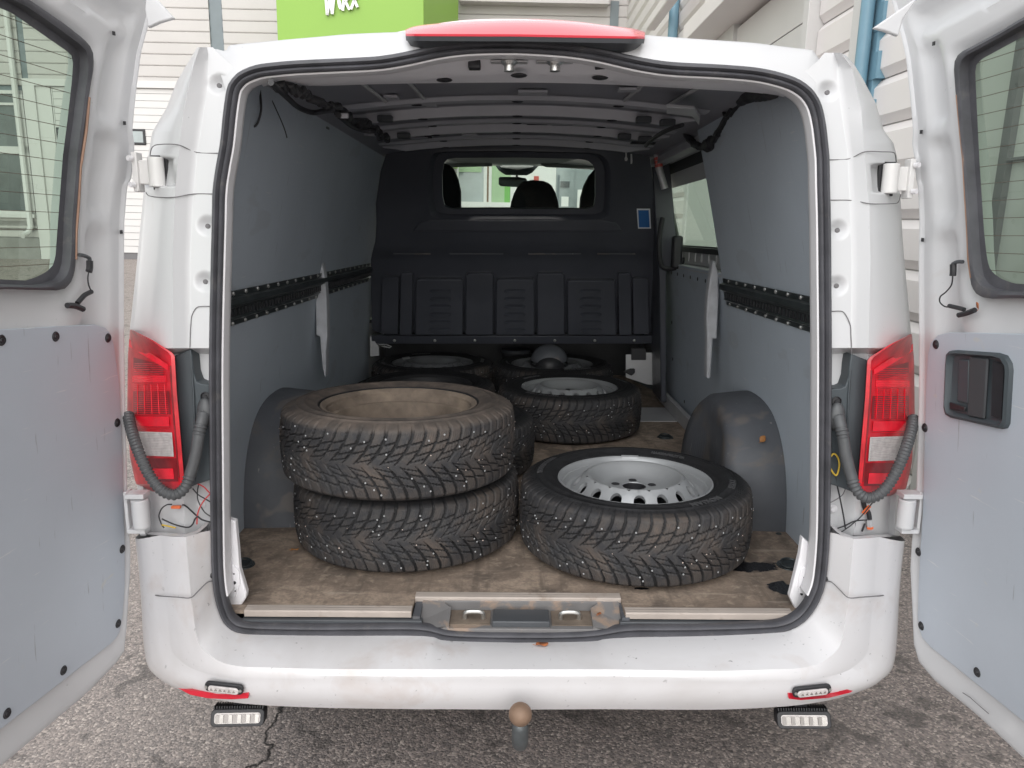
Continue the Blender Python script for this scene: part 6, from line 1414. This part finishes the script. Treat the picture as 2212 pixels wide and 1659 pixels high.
mbL = letters_mesh('TYRES', 0.274, 0.026, math.radians(-14)); mbL2 = letters_mesh('NOKIAN', 0.274, 0.026, math.radians(-52), False); mbL3 = letters_mesh('NOKIAN TYRES', 0.276, 0.021, math.radians(165)); mbL4 = letters_mesh('HAKKAPELIITTA', 0.250, 0.014, math.radians(60))
ME_LS = [x.mesh('raised_lettering') for x in (mbL, mbL2, mbL3, mbL4)]
for x in ME_LS: x.materials.append(M['letter'])
ribs = MB()
for k in range(124):
    a = 2*math.pi*k/124; t = Vector((-math.sin(a), math.cos(a), 0)); ra, rb_ = 0.2935, 0.3070
    p = Vector((ra*math.cos(a), ra*math.sin(a), 0.1030)); q_ = Vector((rb_*math.cos(a), rb_*math.sin(a), 0.0985)); ribs.tube([p, q_], 0.0009, 4, cap=False)
ME_RIBS = ribs.mesh('shoulder_ribs'); ME_RIBS.materials.append(M['rubber'])
def child(parent, me, name, kind=None):
    o = bpy.data.objects.new(name, me); COL.objects.link(o); o.parent = parent
    if kind: o['kind'] = kind
    return o
def wheel(label, loc, rz=0.0, tilt=(0, 0), dusty=False, back=False, dark_rim=False, sv=0):
    t = thing('studded_wheel', label, 'wheel', loc, 'studded winter wheels lying in the van'); t.rotation_euler = (tilt[0], tilt[1], rz)
    ty = child(t, ME_TD if dusty else ME_T, 'tyre')
    child(ty, ME_S[sv % 3], 'studs', 'stuff'); child(ty, ME_G[sv % 2], 'grit', 'stuff')
    rm = child(t, (ME_RBD if dark_rim else ME_RB) if back else (ME_RFD if dark_rim else ME_RF), 'steel_rim')
    child(ty, ME_BEAD, 'bead_gap')
    if not back:
        child(rm, ME_HUB_SHADE, 'hub_shade_disc')
        for k in range(5): child(rm, ME_LUG, 'lug_hole').rotation_euler = (0, 0, 2*math.pi*k/5)
        child(rm, ME_W, 'balance_weight'); child(rm, ME_BORE, 'centre_bore')
        for me_ in ME_LS: child(ty, me_, 'raised_lettering')
        child(ty, ME_RIBS, 'shoulder_ribs', 'stuff')
    return t
HW = 0.1085
z1 = FZ+HW; z2 = FZ+HW*3
wheel('silver steel wheel lying alone at the front right, vent holes up', (0.348, 0.455, z1), rz=math.radians(-4), sv=0)
wheel('lower studded wheel under the dusty one, standing on the floor board', (-0.325, 0.53, z1), rz=0.7, sv=1)
wheel('dusty brown wheel on top of the front left pair, its back side up', (-0.338, 0.475, z2), rz=0.3, tilt=(math.radians(-0.8), math.radians(0.6)), dusty=True, back=True, sv=2)
wheel('middle right wheel with silver rim, behind the front right one', (0.256, 1.81, z1), rz=1.3, sv=1)
wheel('dark wheel mostly hidden directly behind the front left pair', (-0.258, 1.215, z1), rz=2.0, sv=2, back=True, dark_rim=True)
wheel('dark wheel in the left middle of the van, second behind the front left pair', (-0.425, 1.86, z1), rz=0.5, sv=0, back=True, dark_rim=True)
wheel('shaded wheel at the far left under the bulkhead', (-0.452, 2.475, z1+0.0), rz=0.9, sv=1, dark_rim=True)
wheel('shaded wheel at the far right under the bulkhead, with a dark dome on it', (0.208, 2.46, z1), rz=2.3, sv=2, dark_rim=True)
# things on and behind the far wheels
dome = thing('hub_cap', 'dark domed cap resting on the far right wheel', 'cap', tuple(at(1186, 786, 2.36)+Vector((0, 0, 0.002))))
dome.rotation_euler = (math.radians(6), 0, 0)
part('dome', MB().sphere((0, 0, 0.02), 0.098, 28, 10, (1, 0.8, 0.86), half=True), M['arch'], dome, smooth=True)
part('opening', MB().sphere((0, -0.035, 0.0), 0.074, 24, 10, (1, 0.9, 0.85), half=True), M['black'], dome, smooth=True)
part('rim_band', MB().lathe([(0.093, -0.004), (0.102, -0.003), (0.101, 0.006), (0.097, 0.008)], 32), M['black'], dome, smooth=True)
pc = at(1115, 753, 2.90)
tin = thing('round_tin', 'flat grey round lid standing behind the far right wheel', 'tin', (pc.x, pc.y, FZ))
part('body', MB().lathe([(0, 0), (0.088, 0), (0.088, pc.z-FZ-0.006)], 32), M['black'], tin, smooth=True)
part('lid', MB().lathe([(0.092, pc.z-FZ-0.02), (0.093, pc.z-FZ-0.003), (0.089, pc.z-FZ), (0.085, pc.z-FZ-0.002), (0, pc.z-FZ-0.002)], 32), M['darkgrey'], tin, smooth=True)
# the van's own road wheels
for x, y in ((-0.79, 0.95), (0.79, 0.95), (-0.79, 3.95), (0.79, 3.95)):
    o = bpy.data.objects.new('road_wheel', ME_T); COL.objects.link(o); o.parent = van; o.location = (x, y, 0.335); o.rotation_euler = (0, math.radians(90 if x > 0 else -90), 0)
    child(o, ME_RF, 'steel_rim')
# ================================================================== LEAVES
def leaf(name, pos, L_, W_, m, label, cat='leaf', rot=0.0, n=Vector((0, 0, 1)), curl=0.004):
    mb = MB(); rows = []
    for k in range(7):
        t = k/6; w_ = W_*math.sin(math.pi*min(max(t, 0.04), 0.97))**0.7/2; rows.append([Vector((t*L_-L_/2, -w_, curl*(1+math.sin(6*t))*0.6+0.0005)), Vector((t*L_-L_/2, 0, 0.0006+curl*t*0.4)), Vector((t*L_-L_/2, w_, curl*(1+math.cos(5*t))*0.6+0.0005))])
    mb.loft(rows); mb.tube([Vector((-L_/2, 0, 0.001)), Vector((-L_*0.75, 0.002, 0.003))], 0.0006, 4)
    o = link(name, mb.mesh(name, True), M[m]); o.matrix_world = Matrix.Translation(pos) @ Vector((0, 0, 1)).rotation_difference(n).to_matrix().to_4x4() @ Matrix.Rotation(rot, 4, 'Z')
    so_ = o.modifiers.new('thickness', 'SOLIDIFY'); so_.thickness = 0.0006
    tag(o, label, cat); return o
leaf('leaf', at(1171, 1404, -0.035)+Vector((0, 0, 0.013)), 0.030, 0.019, 'leaf', 'rust-brown leaf lying on the white bumper shelf below the latch', rot=0.2)
leaf('leaf', atz(637, 1188, FZ+0.002), 0.022, 0.012, 'leaf2', 'small orange leaf on the floor board left of the lower wheel', rot=0.4)
leaf('leaf', hit(1647, 948, Vector((0, 0.62, 0.85)), Vector((0, 1, -0.18)).normalized()), 0.024, 0.02, 'leaf2', 'small orange leaf stuck on the right wheel arch', rot=0.9, n=Vector((0, -1, 0.25)).normalized(), curl=0.002)
leaf('leaf', DR.w(*DR.sz(2119, 659), 0.006), 0.014, 0.008, 'leaf', 'tiny dry leaf on the right door under its window', rot=0.6, n=-DR.n, curl=0.001)
leaf('leaf', Vector((0.205, 0.045, 0.548)), 0.016, 0.010, 'leaf', 'small dry leaf in the right side of the sill latch housing', rot=1.0, curl=0.002)
